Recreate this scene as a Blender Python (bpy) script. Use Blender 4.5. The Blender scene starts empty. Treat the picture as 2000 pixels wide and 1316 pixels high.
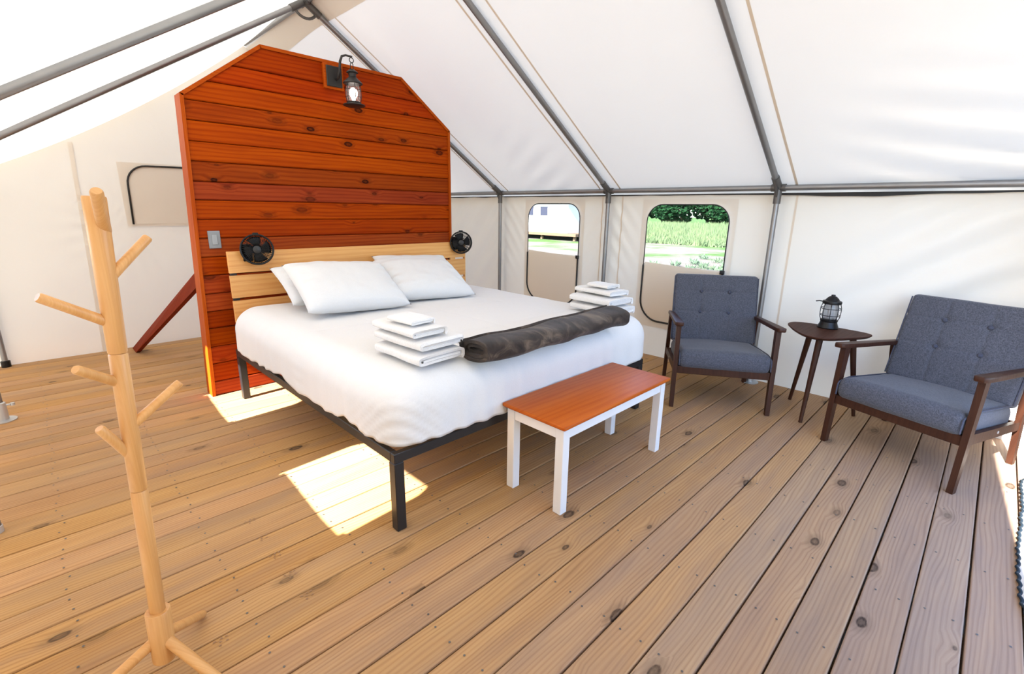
import bpy, bmesh, math, random
from math import sin, cos, pi, sqrt, radians, exp
from mathutils import Vector, Matrix, noise as mnoise
random.seed(7)
S = bpy.context.scene
C = S.collection

# ------------------------------------------------------------------ camera
cam = bpy.data.objects.new('camera', bpy.data.cameras.new('camera'))
C.objects.link(cam)
S.camera = cam
cam.data.sensor_width = 36.0
cam.data.lens = 36.0 * 933.97 / 2000.0
cam.data.clip_start = 0.02
cam.data.clip_end = 600
yaw, pitch, roll = 0.7824073, 0.25917051, 0.01589961
fw = Vector((cos(yaw) * cos(pitch), sin(yaw) * cos(pitch), -sin(pitch)))
rt = fw.cross(Vector((0, 0, 1))).normalized()
up = rt.cross(fw)
r2 = cos(roll) * rt + sin(roll) * up
u2 = -sin(roll) * rt + cos(roll) * up
m = Matrix.Identity(4)
for i in range(3):
    m[i][0], m[i][1], m[i][2] = r2[i], u2[i], -fw[i]
m[2][3] = 1.355
cam.matrix_world = m

# ------------------------------------------------------------------ sky, sun, exposure
SUN_DIR = Vector((1.155, 0.085, -1.0)).normalized()
W = bpy.data.worlds.new('sky')
S.world = W
W.use_nodes = True
nt = W.node_tree
nt.nodes.clear()
sky = nt.nodes.new('ShaderNodeTexSky')
sky.sky_type = 'NISHITA'
sky.sun_disc = False
sky.sun_elevation = radians(41.7)
sky.sun_rotation = radians(-90)
sky.air_density = 1.0
sky.dust_density = 0.6
sky.ozone_density = 1.5
bg = nt.nodes.new('ShaderNodeBackground')
bg.inputs['Strength'].default_value = 0.60
wo = nt.nodes.new('ShaderNodeOutputWorld')
tint = nt.nodes.new('ShaderNodeMix')
tint.data_type = 'RGBA'
tint.blend_type = 'MULTIPLY'
tint.inputs['Factor'].default_value = 1.0
tint.inputs[7].default_value = (0.90, 0.96, 1.09, 1)      # clear, deep blue day
nt.links.new(sky.outputs[0], tint.inputs[6])
nt.links.new(tint.outputs[2], bg.inputs[0])
nt.links.new(bg.outputs[0], wo.inputs[0])
sd = bpy.data.lights.new('sun', 'SUN')
sd.energy = 26.0
sd.color = (1.0, 0.985, 0.962)
sd.angle = radians(0.55)
so = bpy.data.objects.new('sun', sd)
C.objects.link(so)
so.rotation_euler = SUN_DIR.to_track_quat('-Z', 'Y').to_euler()
so.location = (-12, -2, 14)

S.view_settings.view_transform = 'Standard'
S.view_settings.look = 'None'
S.view_settings.gamma = 1.0
S.view_settings.use_curve_mapping = False
S.view_settings.exposure = 0.67
S.cycles.use_denoising = True
S.cycles.max_bounces = 14
S.cycles.diffuse_bounces = 9
S.cycles.transmission_bounces = 10
S.cycles.transparent_max_bounces = 12
S.cycles.sample_clamp_indirect = 12.0
S.cycles.caustics_reflective = False
S.cycles.caustics_refractive = False


# ------------------------------------------------------------------ node helpers
def lin(r, g, b):
    f = lambda c: (c / 255 / 12.92) if c / 255 <= 0.04045 else ((c / 255 + 0.055) / 1.055) ** 2.4
    return (f(r), f(g), f(b), 1)


class NT:
    def __init__(s, name):
        s.m = bpy.data.materials.new(name)
        s.m.use_nodes = True
        s.t = s.m.node_tree
        s.t.nodes.clear()
        s.out = s.n('ShaderNodeOutputMaterial')

    def n(s, ty, **kw):
        nd = s.t.nodes.new(ty)
        for k, v in kw.items():
            setattr(nd, k, v)
        return nd

    def l(s, a, b):
        s.t.links.new(a, b)

    def val(s, sock, v):
        if isinstance(v, bpy.types.NodeSocket):
            s.l(v, sock)
        else:
            sock.default_value = v

    def math(s, op, a, b=0.0, c=0.0, clamp=False):
        nd = s.n('ShaderNodeMath', operation=op, use_clamp=clamp)
        s.val(nd.inputs[0], a)
        s.val(nd.inputs[1], b)
        s.val(nd.inputs[2], c)
        return nd.outputs[0]

    def mix(s, f, a, b, mode='MIX'):
        nd = s.n('ShaderNodeMix', data_type='RGBA', blend_type=mode)
        s.val(nd.inputs['Factor'], f)
        s.val(nd.inputs['A'], a) if False else s.val(nd.inputs[6], a)
        s.val(nd.inputs[7], b)
        return nd.outputs[2]

    def ramp(s, f, stops):
        nd = s.n('ShaderNodeValToRGB')
        e = nd.color_ramp.elements
        while len(e) > 1:
            e.remove(e[-1])
        e[0].position = stops[0][0]
        e[0].color = stops[0][1]
        for p, c in stops[1:]:
            k = e.new(p)
            k.color = c
        s.val(nd.inputs[0], f)
        return nd.outputs[0]

    def noise(s, vec, scale, detail=3, rough=0.5, dist=0.0):
        nd = s.n('ShaderNodeTexNoise')
        nd.inputs['Scale'].default_value = scale
        nd.inputs['Detail'].default_value = detail
        nd.inputs['Roughness'].default_value = rough
        nd.inputs['Distortion'].default_value = dist
        if vec is not None:
            s.l(vec, nd.inputs['Vector'])
        return nd.outputs['Fac']

    def comb(s, x, y, z):
        nd = s.n('ShaderNodeCombineXYZ')
        for i, v in enumerate((x, y, z)):
            s.val(nd.inputs[i], v)
        return nd.outputs[0]

    def sep(s, v):
        nd = s.n('ShaderNodeSeparateXYZ')
        s.l(v, nd.inputs[0])
        return nd.outputs

    def bump(s, h, strength=0.3, dist=0.01):
        nd = s.n('ShaderNodeBump')
        nd.inputs['Strength'].default_value = strength
        nd.inputs['Distance'].default_value = dist
        s.l(h, nd.inputs['Height'])
        return nd.outputs[0]

    def principled(s, color, rough=0.5, metal=0.0, spec=0.5, normal=None, sheen=0.0, **kw):
        p = s.n('ShaderNodeBsdfPrincipled')
        s.val(p.inputs['Base Color'], color)
        s.val(p.inputs['Roughness'], rough)
        p.inputs['Metallic'].default_value = metal
        p.inputs['Specular IOR Level'].default_value = spec
        if sheen:
            p.inputs['Sheen Weight'].default_value = sheen
        if normal is not None:
            s.l(normal, p.inputs['Normal'])
        for k, v in kw.items():
            s.val(p.inputs[k.replace('_', ' ')], v)
        s.l(p.outputs[0], s.out.inputs[0])
        return p


def tex_obj(n):
    return n.n('ShaderNodeTexCoord').outputs['Object']


def mat_plain(name, col, rough=0.5, metal=0.0, spec=0.5, bump=0.0, bscale=200, var=0.06):
    n = NT(name)
    v = tex_obj(n)
    nz = n.noise(v, 9, 4)
    c = n.mix(nz, tuple(k * (1 - var) for k in col[:3]) + (1,), tuple(min(1, k * (1 + var)) for k in col[:3]) + (1,))
    nrm = None
    if bump:
        nrm = n.bump(n.noise(v, bscale, 2), bump, 0.003)
    n.principled(c, rough, metal, spec, nrm)
    return n.m


def mat_wood(name, light, mid, dark, knot, axis='x', knots=1.0, kscale=(1.6, 7.0), grain=38.0, rough=0.55,
             spread=0.25, cathedral=1.0, spec=0.4, coat=0.0, rand_hue=0.0, alt=None, rw=0.3, kr_=0.085, checks=2.5, sat=0.3, grey_pair=None):
    """Procedural timber. Grain runs along `axis` in object space; every object gets its own offset."""
    n = NT(name)
    x, y, z = n.sep(tex_obj(n))
    if axis == 'y':
        x, y = y, x
    elif axis == 'z':
        x, z = z, x
    oi = n.n('ShaderNodeObjectInfo')
    rnd = oi.outputs['Random']
    across = n.math('ADD', y, z)
    xo = n.math('ADD', x, n.math('MULTIPLY', rnd, 91.7))
    ao = n.math('ADD', across, n.math('MULTIPLY', rnd, 13.3))
    # knots
    kv = n.comb(n.math('MULTIPLY', xo, kscale[0]), n.math('MULTIPLY', ao, kscale[1]), 0.0)
    vor = n.n('ShaderNodeTexVoronoi', voronoi_dimensions='2D')
    vor.inputs['Scale'].default_value = 1.0
    vor.inputs['Randomness'].default_value = 1.0
    n.l(kv, vor.inputs['Vector'])
    d = vor.outputs['Distance']
    wob = n.noise(n.comb(n.math('MULTIPLY', xo, 20), n.math('MULTIPLY', ao, 60), 0), 1.0, 2)
    d = n.math('ADD', d, n.math('MULTIPLY', n.math('SUBTRACT', wob, 0.5), 0.05))
    csep = n.n('ShaderNodeSeparateColor')
    n.l(vor.outputs['Color'], csep.inputs[0])
    has = n.math('GREATER_THAN', csep.outputs[0], 1 - 0.5 * knots)
    infl = n.math('MULTIPLY', n.math('SUBTRACT', 0.32, d, clamp=True), has)
    # grain lines pushed round the knots
    wav = n.noise(n.comb(n.math('MULTIPLY', xo, 0.9), n.math('MULTIPLY', ao, 5.0), rnd), 1.0, 2)
    ag = n.math('ADD', ao, n.math('MULTIPLY', n.math('SUBTRACT', wav, 0.5), 0.10 * cathedral))
    ag = n.math('ADD', ag, n.math('MULTIPLY', infl, 0.09))
    rings = n.math('SINE', n.math('MULTIPLY', ag, grain * 14))
    rings = n.math('MULTIPLY_ADD', rings, 0.5, 0.5)
    rings = n.math('POWER', rings, 2.2)
    fine = n.noise(n.comb(n.math('MULTIPLY', xo, 3.0), n.math('MULTIPLY', ag, 190.0), 0.0), 1.0, 4, 0.65)
    broad = n.noise(n.comb(n.math('MULTIPLY', xo, 1.3), n.math('MULTIPLY', ag, 16.0), 3.0), 1.0, 3, 0.6)
    f = n.math('ADD', n.math('MULTIPLY', rings, rw), n.math('MULTIPLY', fine, 0.45))
    f = n.math('ADD', f, n.math('MULTIPLY', broad, 0.45))
    col = n.ramp(f, [(0.30, light), (0.58, mid), (0.95, dark)])
    if alt is not None:
        blot = n.noise(n.comb(n.math('MULTIPLY', xo, 1.1), n.math('MULTIPLY', ao, 6.0), 8.0), 1.0, 3, 0.6)
        col = n.mix(n.math('MULTIPLY', n.math('SUBTRACT', blot, 0.45, clamp=True), 2.2, clamp=True), col, alt)
    # board to board value change
    vv = n.math('MULTIPLY_ADD', rnd, spread, 1 - spread * 0.5)
    hs = n.n('ShaderNodeHueSaturation')
    n.l(col, hs.inputs['Color'])
    n.l(vv, hs.inputs['Value'])
    if rand_hue:
        r2_ = n.math('FRACT', n.math('MULTIPLY', rnd, 17.31))
        n.l(n.math('MULTIPLY_ADD', r2_, rand_hue, 0.5 - rand_hue / 2), hs.inputs['Hue'])
        n.l(n.math('MULTIPLY_ADD', n.math('FRACT', n.math('MULTIPLY', rnd, 7.77)), sat, 1 - sat / 2), hs.inputs['Saturation'])
    col = hs.outputs[0]
    if grey_pair is not None:
        wf = n.math('MULTIPLY', oi.outputs['Alpha'], n.math('MULTIPLY_ADD', broad, 0.6, 0.6), clamp=True)  # greyer where the board's object alpha is higher
        col = n.mix(wf, col, n.mix(f, grey_pair[0], grey_pair[1]))
    ksz = n.math('MULTIPLY', n.math('MULTIPLY_ADD', csep.outputs[1], 0.8, 0.35), kr_)
    soft = lambda rad, wd: n.math('DIVIDE', n.math('SUBTRACT', rad, d), wd, clamp=True)
    core = soft(ksz, 0.025)
    inner = soft(n.math('MULTIPLY', ksz, 0.6), 0.03)
    kr = n.math('MULTIPLY', n.math('SUBTRACT', core, n.math('MULTIPLY', inner, 0.30)), n.math('MULTIPLY', has, n.math('MULTIPLY_ADD', csep.outputs[2], 0.75, 0.3)))
    ring2 = n.math('MULTIPLY', n.math('MULTIPLY', soft(n.math('MULTIPLY', ksz, 2.1), 0.09), has), 0.22)
    kin = n.noise(n.comb(n.math('MULTIPLY', xo, 60), n.math('MULTIPLY', ao, 160), 0), 1.0, 2)
    kk = n.math('ADD', n.math('MULTIPLY', kr, n.math('MULTIPLY_ADD', kin, 0.7, 0.35)), ring2, clamp=True)
    chk = n.noise(n.comb(n.math('MULTIPLY', xo, 7.0), n.math('MULTIPLY', ao, 95.0), 5.0), 1.0, 2, 0.5)
    kk = n.math('ADD', kk, n.math('MULTIPLY', n.math('SUBTRACT', chk, 0.72, clamp=True), checks), clamp=True)
    col = n.mix(kk, col, knot)
    nrm = n.bump(n.math('ADD', f, n.math('MULTIPLY', kk, -0.4)), 0.25, 0.0016)
    p = n.principled(col, n.math('MULTIPLY_ADD', f, 0.12, rough - 0.05), 0.0, spec, nrm)
    if coat:
        p.inputs['Coat Weight'].default_value = coat
        p.inputs['Coat Roughness'].default_value = 0.25
    return n.m


def mat_canvas(name, refl, trans, mixf, wscale=900):
    n = NT(name)
    v = tex_obj(n)
    nz = n.noise(v, 2.2, 4, 0.6)
    c = n.mix(n.math('MULTIPLY', nz, 0.35), refl, tuple(k * 0.93 for k in refl[:3]) + (1,))
    weave = n.noise(v, wscale, 1)
    cre = n.noise(v, 7.0, 3, 0.55, 0.4)
    h = n.math('ADD', n.math('MULTIPLY', weave, 0.05), n.math('MULTIPLY', cre, 0.9))
    nrm = n.bump(h, 0.10, 0.02)
    d = n.n('ShaderNodeBsdfDiffuse')
    n.l(c, d.inputs[0])
    n.l(nrm, d.inputs['Normal'])
    t = n.n('ShaderNodeBsdfTranslucent')
    t.inputs[0].default_value = trans
    n.l(nrm, t.inputs['Normal'])
    mx = n.n('ShaderNodeMixShader')
    mx.inputs[0].default_value = mixf
    n.l(d.outputs[0], mx.inputs[1])
    n.l(t.outputs[0], mx.inputs[2])
    n.l(mx.outputs[0], n.out.inputs[0])
    return n.m


def mat_fabric(name, c1, c2, scale=700, bump=0.25, rough=0.95, sheen=0.3, mott=0.0):
    n = NT(name)
    v = tex_obj(n)
    x, y, z = n.sep(v)
    a = n.noise(n.comb(n.math('MULTIPLY', n.math('ADD', x, y), scale), n.math('MULTIPLY', z, scale * 0.15), n.math('MULTIPLY', y, scale * 0.15)), 1, 1)
    b = n.noise(n.comb(n.math('MULTIPLY', x, scale * 0.15), n.math('MULTIPLY', z, scale), n.math('MULTIPLY', y, scale)), 1, 1)
    w = n.math('MULTIPLY', n.math('ADD', a, b), 0.5)
    f = n.ramp(w, [(0.40, (0, 0, 0, 1)), (0.60, (1, 1, 1, 1))])
    c = n.mix(f, c1, c2)
    if mott:
        c = n.mix(n.math('MULTIPLY', n.noise(v, 9, 4, 0.6), mott), c, c1)
    n.principled(c, rough, 0, 0.2, n.bump(w, bump, 0.0015), sheen)
    return n.m


# ------------------------------------------------------------------ materials
M = {}
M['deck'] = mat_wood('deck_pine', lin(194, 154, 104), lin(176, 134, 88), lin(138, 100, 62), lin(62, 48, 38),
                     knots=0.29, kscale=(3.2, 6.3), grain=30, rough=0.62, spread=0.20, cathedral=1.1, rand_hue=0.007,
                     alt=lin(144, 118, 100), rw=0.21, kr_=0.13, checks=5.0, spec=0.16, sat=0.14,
                     grey_pair=(lin(152, 139, 132), lin(112, 98, 93)))
M['joist'] = mat_wood('joist_pine', lin(120, 95, 70), lin(100, 78, 56), lin(70, 52, 38), lin(50, 38, 30), axis='y', rough=0.8)
M['cedar'] = mat_wood('red_stained_cedar', lin(170, 70, 6), lin(140, 47, 2), lin(94, 25, 2), lin(36, 11, 3),
                      knots=0.85, kscale=(3.6, 7.2), grain=16, rough=0.5, spread=0.42, cathedral=0.7, rand_hue=0.008, rw=0.14, kr_=0.14, spec=0.06, sat=0.06)
M['cedar_trim'] = mat_wood('cedar_trim', lin(182, 86, 16), lin(158, 64, 8), lin(116, 40, 5), lin(80, 26, 8),
                           axis='z', knots=0.1, grain=22, rough=0.45, spread=0.12, rw=0.1, spec=0.07)
M['cedar_trim_x'] = mat_wood('cedar_trim_level', lin(182, 86, 16), lin(158, 64, 8), lin(116, 40, 5), lin(80, 26, 8),
                             knots=0.1, grain=22, rough=0.45, spread=0.12, rw=0.1, spec=0.07)
M['brace'] = mat_wood('brace_wood', lin(138, 50, 18), lin(116, 36, 10), lin(86, 22, 6), lin(50, 14, 6), knots=0.3, grain=20, rough=0.6, spec=0.08, rw=0.1)
M['slat'] = mat_wood('rubberwood_slat', lin(228, 176, 108), lin(212, 150, 82), lin(182, 116, 54), lin(150, 96, 50), knots=0.0,
                     grain=14, rough=0.42, spread=0.1, cathedral=0.6, rw=0.12)
M['beech'] = mat_wood('beech_rack', lin(216, 166, 106), lin(196, 142, 82), lin(166, 110, 58), lin(150, 100, 60), axis='z', knots=0.0,
                      grain=10, rough=0.4, spread=0.08, cathedral=0.8, coat=0.15, rw=0.06)
M['bench_top'] = mat_wood('pine_bench_top', lin(190, 100, 34), lin(170, 80, 22), lin(134, 56, 14), lin(90, 40, 18), knots=0.25,
                          kscale=(2.0, 4.0), grain=12, rough=0.38, spread=0.05, cathedral=1.0, rw=0.1, spec=0.12)
M['walnut'] = mat_wood('dark_walnut', lin(68, 40, 27), lin(54, 30, 20), lin(36, 19, 13), lin(30, 16, 12), axis='z', knots=0.0, grain=16,
                       rough=0.42, spread=0.08, coat=0.03, rw=0.1, spec=0.2)
M['walnut_top'] = mat_wood('walnut_top', lin(78, 48, 36), lin(62, 37, 28), lin(44, 25, 19), lin(30, 16, 12), knots=0.0, grain=14,
                           rough=0.55, spread=0.05, rw=0.1, spec=0.1)
M['canvas_roof'] = mat_canvas('canvas_roof', (0.80, 0.785, 0.745, 1), (0.86, 0.80, 0.68, 1), 0.118)
M['canvas_wall'] = mat_canvas('canvas_wall', (0.80, 0.765, 0.695, 1), (0.80, 0.71, 0.57, 1), 0.106)
M['canvas_tape'] = mat_canvas('canvas_seam_tape', (0.74, 0.64, 0.52, 1), (0.70, 0.57, 0.42, 1), 0.08)
M['canvas_patch'] = mat_canvas('canvas_window_patch', (0.79, 0.735, 0.655, 1), (0.78, 0.68, 0.55, 1), 0.105)
M['canvas_flap'] = mat_canvas('canvas_window_flap', (0.78, 0.69, 0.57, 1), (0.70, 0.57, 0.42, 1), 0.08)
M['zip'] = mat_plain('black_zipper', (0.012, 0.012, 0.013, 1), 0.6)
M['steel'] = mat_plain('galvanized_steel', (0.27, 0.27, 0.272, 1), 0.40, 0.8, bump=0.06, bscale=60, var=0.16)
M['steel_dark'] = mat_plain('grey_cast_fitting', (0.13, 0.125, 0.12, 1), 0.5, 0.6, bump=0.2, bscale=120, var=0.2)
M['steel_pale'] = mat_plain('pale_zinc_plate', (0.55, 0.56, 0.56, 1), 0.4, 0.6, var=0.12)
M['black_metal'] = mat_plain('black_powder_coat', (0.012, 0.012, 0.013, 1), 0.42, 0.0, 0.5, 0.05, 400)
M['black_plastic'] = mat_plain('black_plastic', (0.005, 0.005, 0.0055, 1), 0.4, 0, 0.3)
M['bronze'] = mat_plain('dark_bronze', (0.017, 0.015, 0.014, 1), 0.5, 0.1, 0.5, 0.2, 300)
M['white_paint'] = mat_plain('white_paint', (0.74, 0.74, 0.735, 1), 0.4, var=0.02)
M['grey_plate'] = mat_plain('grey_switch_plate', (0.24, 0.255, 0.27, 1), 0.45)
M['rocker'] = mat_plain('grey_switch_rocker', (0.31, 0.325, 0.34, 1), 0.35)
M['linen'] = mat_fabric('white_linen', (0.66, 0.655, 0.64, 1), (0.70, 0.695, 0.68, 1), 900, 0.08, 0.9, 0.1)
M['pillow'] = mat_fabric('white_pillowcase', (0.62, 0.625, 0.625, 1), (0.66, 0.665, 0.665, 1), 900, 0.08, 0.85, 0.1)
M['terry'] = mat_fabric('white_terry', (0.64, 0.635, 0.62, 1), (0.72, 0.715, 0.70, 1), 420, 0.5, 1.0, 0.25)
M['grey_fabric'] = mat_fabric('slate_upholstery', lin(60, 62, 70), lin(92, 94, 104), 620, 0.3, 0.95, 0.15, 0.2)
M['piping'] = mat_fabric('slate_piping', lin(56, 58, 70), lin(76, 79, 94), 620, 0.2, 0.95, 0.1)


def mat_plush():
    n = NT('brown_plush')
    v = tex_obj(n)
    x, y, z = n.sep(v)
    sw = n.noise(n.comb(n.math('MULTIPLY', x, 4.0), n.math('MULTIPLY', y, 11.0), n.math('MULTIPLY', z, 14.0)), 1.0, 4, 0.6, 0.8)
    c = n.ramp(sw, [(0.36, lin(30, 24, 20)), (0.52, lin(52, 42, 36)), (0.74, lin(104, 90, 76))])
    fz = n.noise(v, 500, 2)
    n.principled(c, 0.8, 0, 0.25, n.bump(n.math('ADD', fz, n.math('MULTIPLY', sw, 2.0)), 0.5, 0.004), 0.12)
    return n.m


M['plush'] = mat_plush()


def mat_screen():
    n = NT('insect_mesh')
    d = n.n('ShaderNodeBsdfDiffuse')
    d.inputs[0].default_value = (0.1, 0.1, 0.1, 1)
    t = n.n('ShaderNodeBsdfTransparent')
    mx = n.n('ShaderNodeMixShader')
    mx.inputs[0].default_value = 0.10
    n.l(t.outputs[0], mx.inputs[1])
    n.l(d.outputs[0], mx.inputs[2])
    n.l(mx.outputs[0], n.out.inputs[0])
    return n.m


M['screen'] = mat_screen()


def mat_glass(name, tint=(1, 1, 1, 1), frost=0.25):
    n = NT(name)
    g = n.n('ShaderNodeBsdfGlossy')
    g.inputs['Roughness'].default_value = 0.06
    t = n.n('ShaderNodeBsdfTransparent')
    t.inputs[0].default_value = tint
    d = n.n('ShaderNodeBsdfTranslucent')
    d.inputs[0].default_value = (0.85, 0.85, 0.85, 1)
    fr = n.n('ShaderNodeLayerWeight')
    fr.inputs[0].default_value = 0.35
    m1 = n.n('ShaderNodeMixShader')
    m1.inputs[0].default_value = frost
    n.l(t.outputs[0], m1.inputs[1])
    n.l(d.outputs[0], m1.inputs[2])
    m2 = n.n('ShaderNodeMixShader')
    n.l(n.math('MULTIPLY', fr.outputs['Fresnel'], 0.6), m2.inputs[0])
    n.l(m1.outputs[0], m2.inputs[1])
    n.l(g.outputs[0], m2.inputs[2])
    n.l(m2.outputs[0], n.out.inputs[0])
    return n.m


M['glass'] = mat_glass('clear_glass', (0.95, 0.90, 0.86, 1), 0.05)
M['glass_frost'] = mat_glass('ribbed_glass', (0.9, 0.92, 0.95, 1), 0.5)


def mat_emit(name, col, st):
    n = NT(name)
    e = n.n('ShaderNodeEmission')
    e.inputs[0].default_value = col
    e.inputs[1].default_value = st
    n.l(e.outputs[0], n.out.inputs[0])
    return n.m


M['bulb'] = mat_emit('lit_bulb', (1.0, 0.94, 0.88, 1), 5.0)


def mat_ground():
    n = NT('sandy_ground')
    g = n.n('ShaderNodeNewGeometry').outputs['Position']
    a = n.noise(g, 0.25, 6, 0.62)
    b = n.noise(g, 2.2, 5, 0.7)
    sand = n.mix(b, lin(108, 101, 92), lin(76, 71, 66))
    grs = n.mix(b, lin(70, 92, 44), lin(50, 74, 36))
    x, y, z = n.sep(g)
    far = n.math('MULTIPLY_ADD', x, 0.010, -0.10)
    f = n.ramp(n.math('ADD', a, far), [(0.62, (0, 0, 0, 1)), (0.72, (1, 1, 1, 1))])
    n.principled(n.mix(f, sand, grs), 0.95, 0, 0.1, n.bump(b, 0.5, 0.08))
    return n.m


M['ground'] = mat_ground()


def mat_leaf(name, c1, c2):
    n = NT(name)
    g = n.n('ShaderNodeNewGeometry')
    oi = n.n('ShaderNodeObjectInfo')
    f = n.noise(g.outputs['Position'], 0.9, 3)
    f = n.math('ADD', f, n.math('MULTIPLY', oi.outputs['Random'], 0.25))
    c = n.mix(f, c1, c2)
    d = n.n('ShaderNodeBsdfDiffuse')
    n.l(c, d.inputs[0])
    t = n.n('ShaderNodeBsdfTranslucent')
    n.l(c, t.inputs[0])
    mx = n.n('ShaderNodeMixShader')
    mx.inputs[0].default_value = 0.3
    n.l(d.outputs[0], mx.inputs[1])
    n.l(t.outputs[0], mx.inputs[2])
    n.l(mx.outputs[0], n.out.inputs[0])
    return n.m


M['leaf'] = mat_leaf('tree_leaves', lin(16, 40, 24), lin(36, 68, 40))
M['grass'] = mat_leaf('meadow_grass', lin(74, 98, 74), lin(112, 124, 84))
M['weed'] = mat_leaf('weed_leaves', lin(74, 98, 80), lin(106, 122, 96))
M['bark'] = mat_plain('bark', lin(92, 76, 62), 0.9, bump=0.5, bscale=20)
M['far_canvas'] = mat_plain('white_far_canvas', (0.6, 0.59, 0.57, 1), 0.9)
M['far_window'] = mat_plain('dark_far_window', (0.014, 0.016, 0.03, 1), 0.5)


# ------------------------------------------------------------------ object helpers
def link(name, me, parent=None, mats=(), loc=None):
    o = bpy.data.objects.new(name, me)
    C.objects.link(o)
    for mm in mats:
        me.materials.append(mm)
    if parent is not None:
        o.parent = parent
    if loc is not None:
        o.location = loc
    return o


def obj(name, bm, mat, parent=None, smooth=False, loc=None, angle=None):
    me = bpy.data.meshes.new(name)
    bmesh.ops.recalc_face_normals(bm, faces=bm.faces) if bm.faces else None
    bm.to_mesh(me)
    bm.free()
    if smooth:
        for p in me.polygons:
            p.use_smooth = True
        if angle:
            try:
                me.set_sharp_from_angle(angle=radians(angle))
            except Exception:
                pass
    return link(name, me, parent, [mat], loc)


def tag(o, label, cat, group=None):
    o['label'] = label
    o['category'] = cat
    if group:
        o['group'] = group
    return o


def thing(name, label, cat, loc=(0, 0, 0), rotz=0.0, group=None):
    o = bpy.data.objects.new(name, None)
    C.objects.link(o)
    o.empty_display_size = 0.1
    o.location = loc
    o.rotation_euler = (0, 0, rotz)
    return tag(o, label, cat, group)


def structure(name, label=None):
    o = bpy.data.objects.new(name, None)
    C.objects.link(o)
    o['kind'] = 'structure'
    if label:
        o['label'] = label
    return o


def stuff(o):
    o['kind'] = 'stuff'
    return o


def dup(root, loc, rotz, label, group=None):
    r = root.copy()
    C.objects.link(r)
    r.location = loc
    r.rotation_euler = (0, 0, rotz)
    r['label'] = label
    if group:
        r['group'] = group
    for ch in list(root.children):
        c = ch.copy()
        C.objects.link(c)
        c.parent = r
        for g in list(ch.children):
            d = g.copy()
            C.objects.link(d)
            d.parent = c
    return r


def box(bm, a, b, bev=0.0, seg=1):
    a, b = Vector(a), Vector(b)
    r = bmesh.ops.create_cube(bm, size=1.0)
    vs = r['verts']
    bmesh.ops.scale(bm, verts=vs, vec=(b - a))
    bmesh.ops.translate(bm, verts=vs, vec=(a + b) / 2)
    if bev > 0:
        es = list({e for v in vs for e in v.link_edges})
        bmesh.ops.bevel(bm, geom=es, offset=bev, segments=seg, affect='EDGES', profile=0.5)


def basis(d):
    d = d.normalized()
    a = Vector((0, 0, 1)) if abs(d.z) < 0.9 else Vector((1, 0, 0))
    u = d.cross(a).normalized()
    return u, d.cross(u).normalized()


def rod(bm, p, q, r0, r1=None, seg=12, cap=True):
    p, q = Vector(p), Vector(q)
    r1 = r0 if r1 is None else r1
    u, v = basis(q - p)
    A = [bm.verts.new(p + (u * cos(2 * pi * i / seg) + v * sin(2 * pi * i / seg)) * r0) for i in range(seg)]
    B = [bm.verts.new(q + (u * cos(2 * pi * i / seg) + v * sin(2 * pi * i / seg)) * r1) for i in range(seg)]
    for i in range(seg):
        j = (i + 1) % seg
        bm.faces.new((A[i], A[j], B[j], B[i]))
    if cap:
        bm.faces.new(A[::-1])
        bm.faces.new(B)


def tube(bm, pts, r, seg=8, closed=False, cap=True):
    pts = [Vector(p) for p in pts]
    n = len(pts)
    rings = []
    prev = None
    for i, p in enumerate(pts):
        if closed:
            d = pts[(i + 1) % n] - pts[i - 1]
        else:
            d = pts[min(i + 1, n - 1)] - pts[max(i - 1, 0)]
        d.normalize()
        if prev is None:
            u, v = basis(d)
        else:
            u = prev - d * prev.dot(d)
            u.normalize()
            v = d.cross(u)
        prev = u
        rr = r[i] if isinstance(r, (list, tuple)) else r
        rings.append([bm.verts.new(p + (u * cos(2 * pi * k / seg) + v * sin(2 * pi * k / seg)) * rr) for k in range(seg)])
    for i in range(n if closed else n - 1):
        A, B = rings[i], rings[(i + 1) % n]
        for k in range(seg):
            j = (k + 1) % seg
            bm.faces.new((A[k], A[j], B[j], B[k]))
    if cap and not closed:
        bm.faces.new(rings[0][::-1])
        bm.faces.new(rings[-1])


def lathe(bm, prof, c=(0, 0, 0), seg=24):
    """prof = [(r, z)...] about the local Z axis at c."""
    c = Vector(c)
    rings = []
    for r, z in prof:
        if r < 1e-5:
            rings.append([bm.verts.new(c + Vector((0, 0, z)))])
        else:
            rings.append([bm.verts.new(c + Vector((r * cos(2 * pi * k / seg), r * sin(2 * pi * k / seg), z))) for k in range(seg)])
    for A, B in zip(rings[:-1], rings[1:]):
        for k in range(seg):
            j = (k + 1) % seg
            if len(A) == 1 and len(B) == 1:
                continue
            if len(A) == 1:
                bm.faces.new((A[0], B[j], B[k]))
            elif len(B) == 1:
                bm.faces.new((A[k], A[j], B[0]))
            else:
                bm.faces.new((A[k], A[j], B[j], B[k]))


def prism(bm, poly, fn0, fn1):
    A = [bm.verts.new(fn0(p)) for p in poly]
    B = [bm.verts.new(fn1(p)) for p in poly]
    n = len(poly)
    bm.faces.new(A)
    bm.faces.new(B[::-1])
    for i in range(n):
        j = (i + 1) % n
        bm.faces.new((A[i], B[i], B[j], A[j]))


def bevel_all(bm, off, seg=2, ang=30):
    es = [e for e in bm.edges if len(e.link_faces) == 2 and e.calc_face_angle(0) > radians(ang)]
    if es:
        bmesh.ops.bevel(bm, geom=es, offset=off, segments=seg, affect='EDGES', profile=0.5, clamp_overlap=True)


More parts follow.
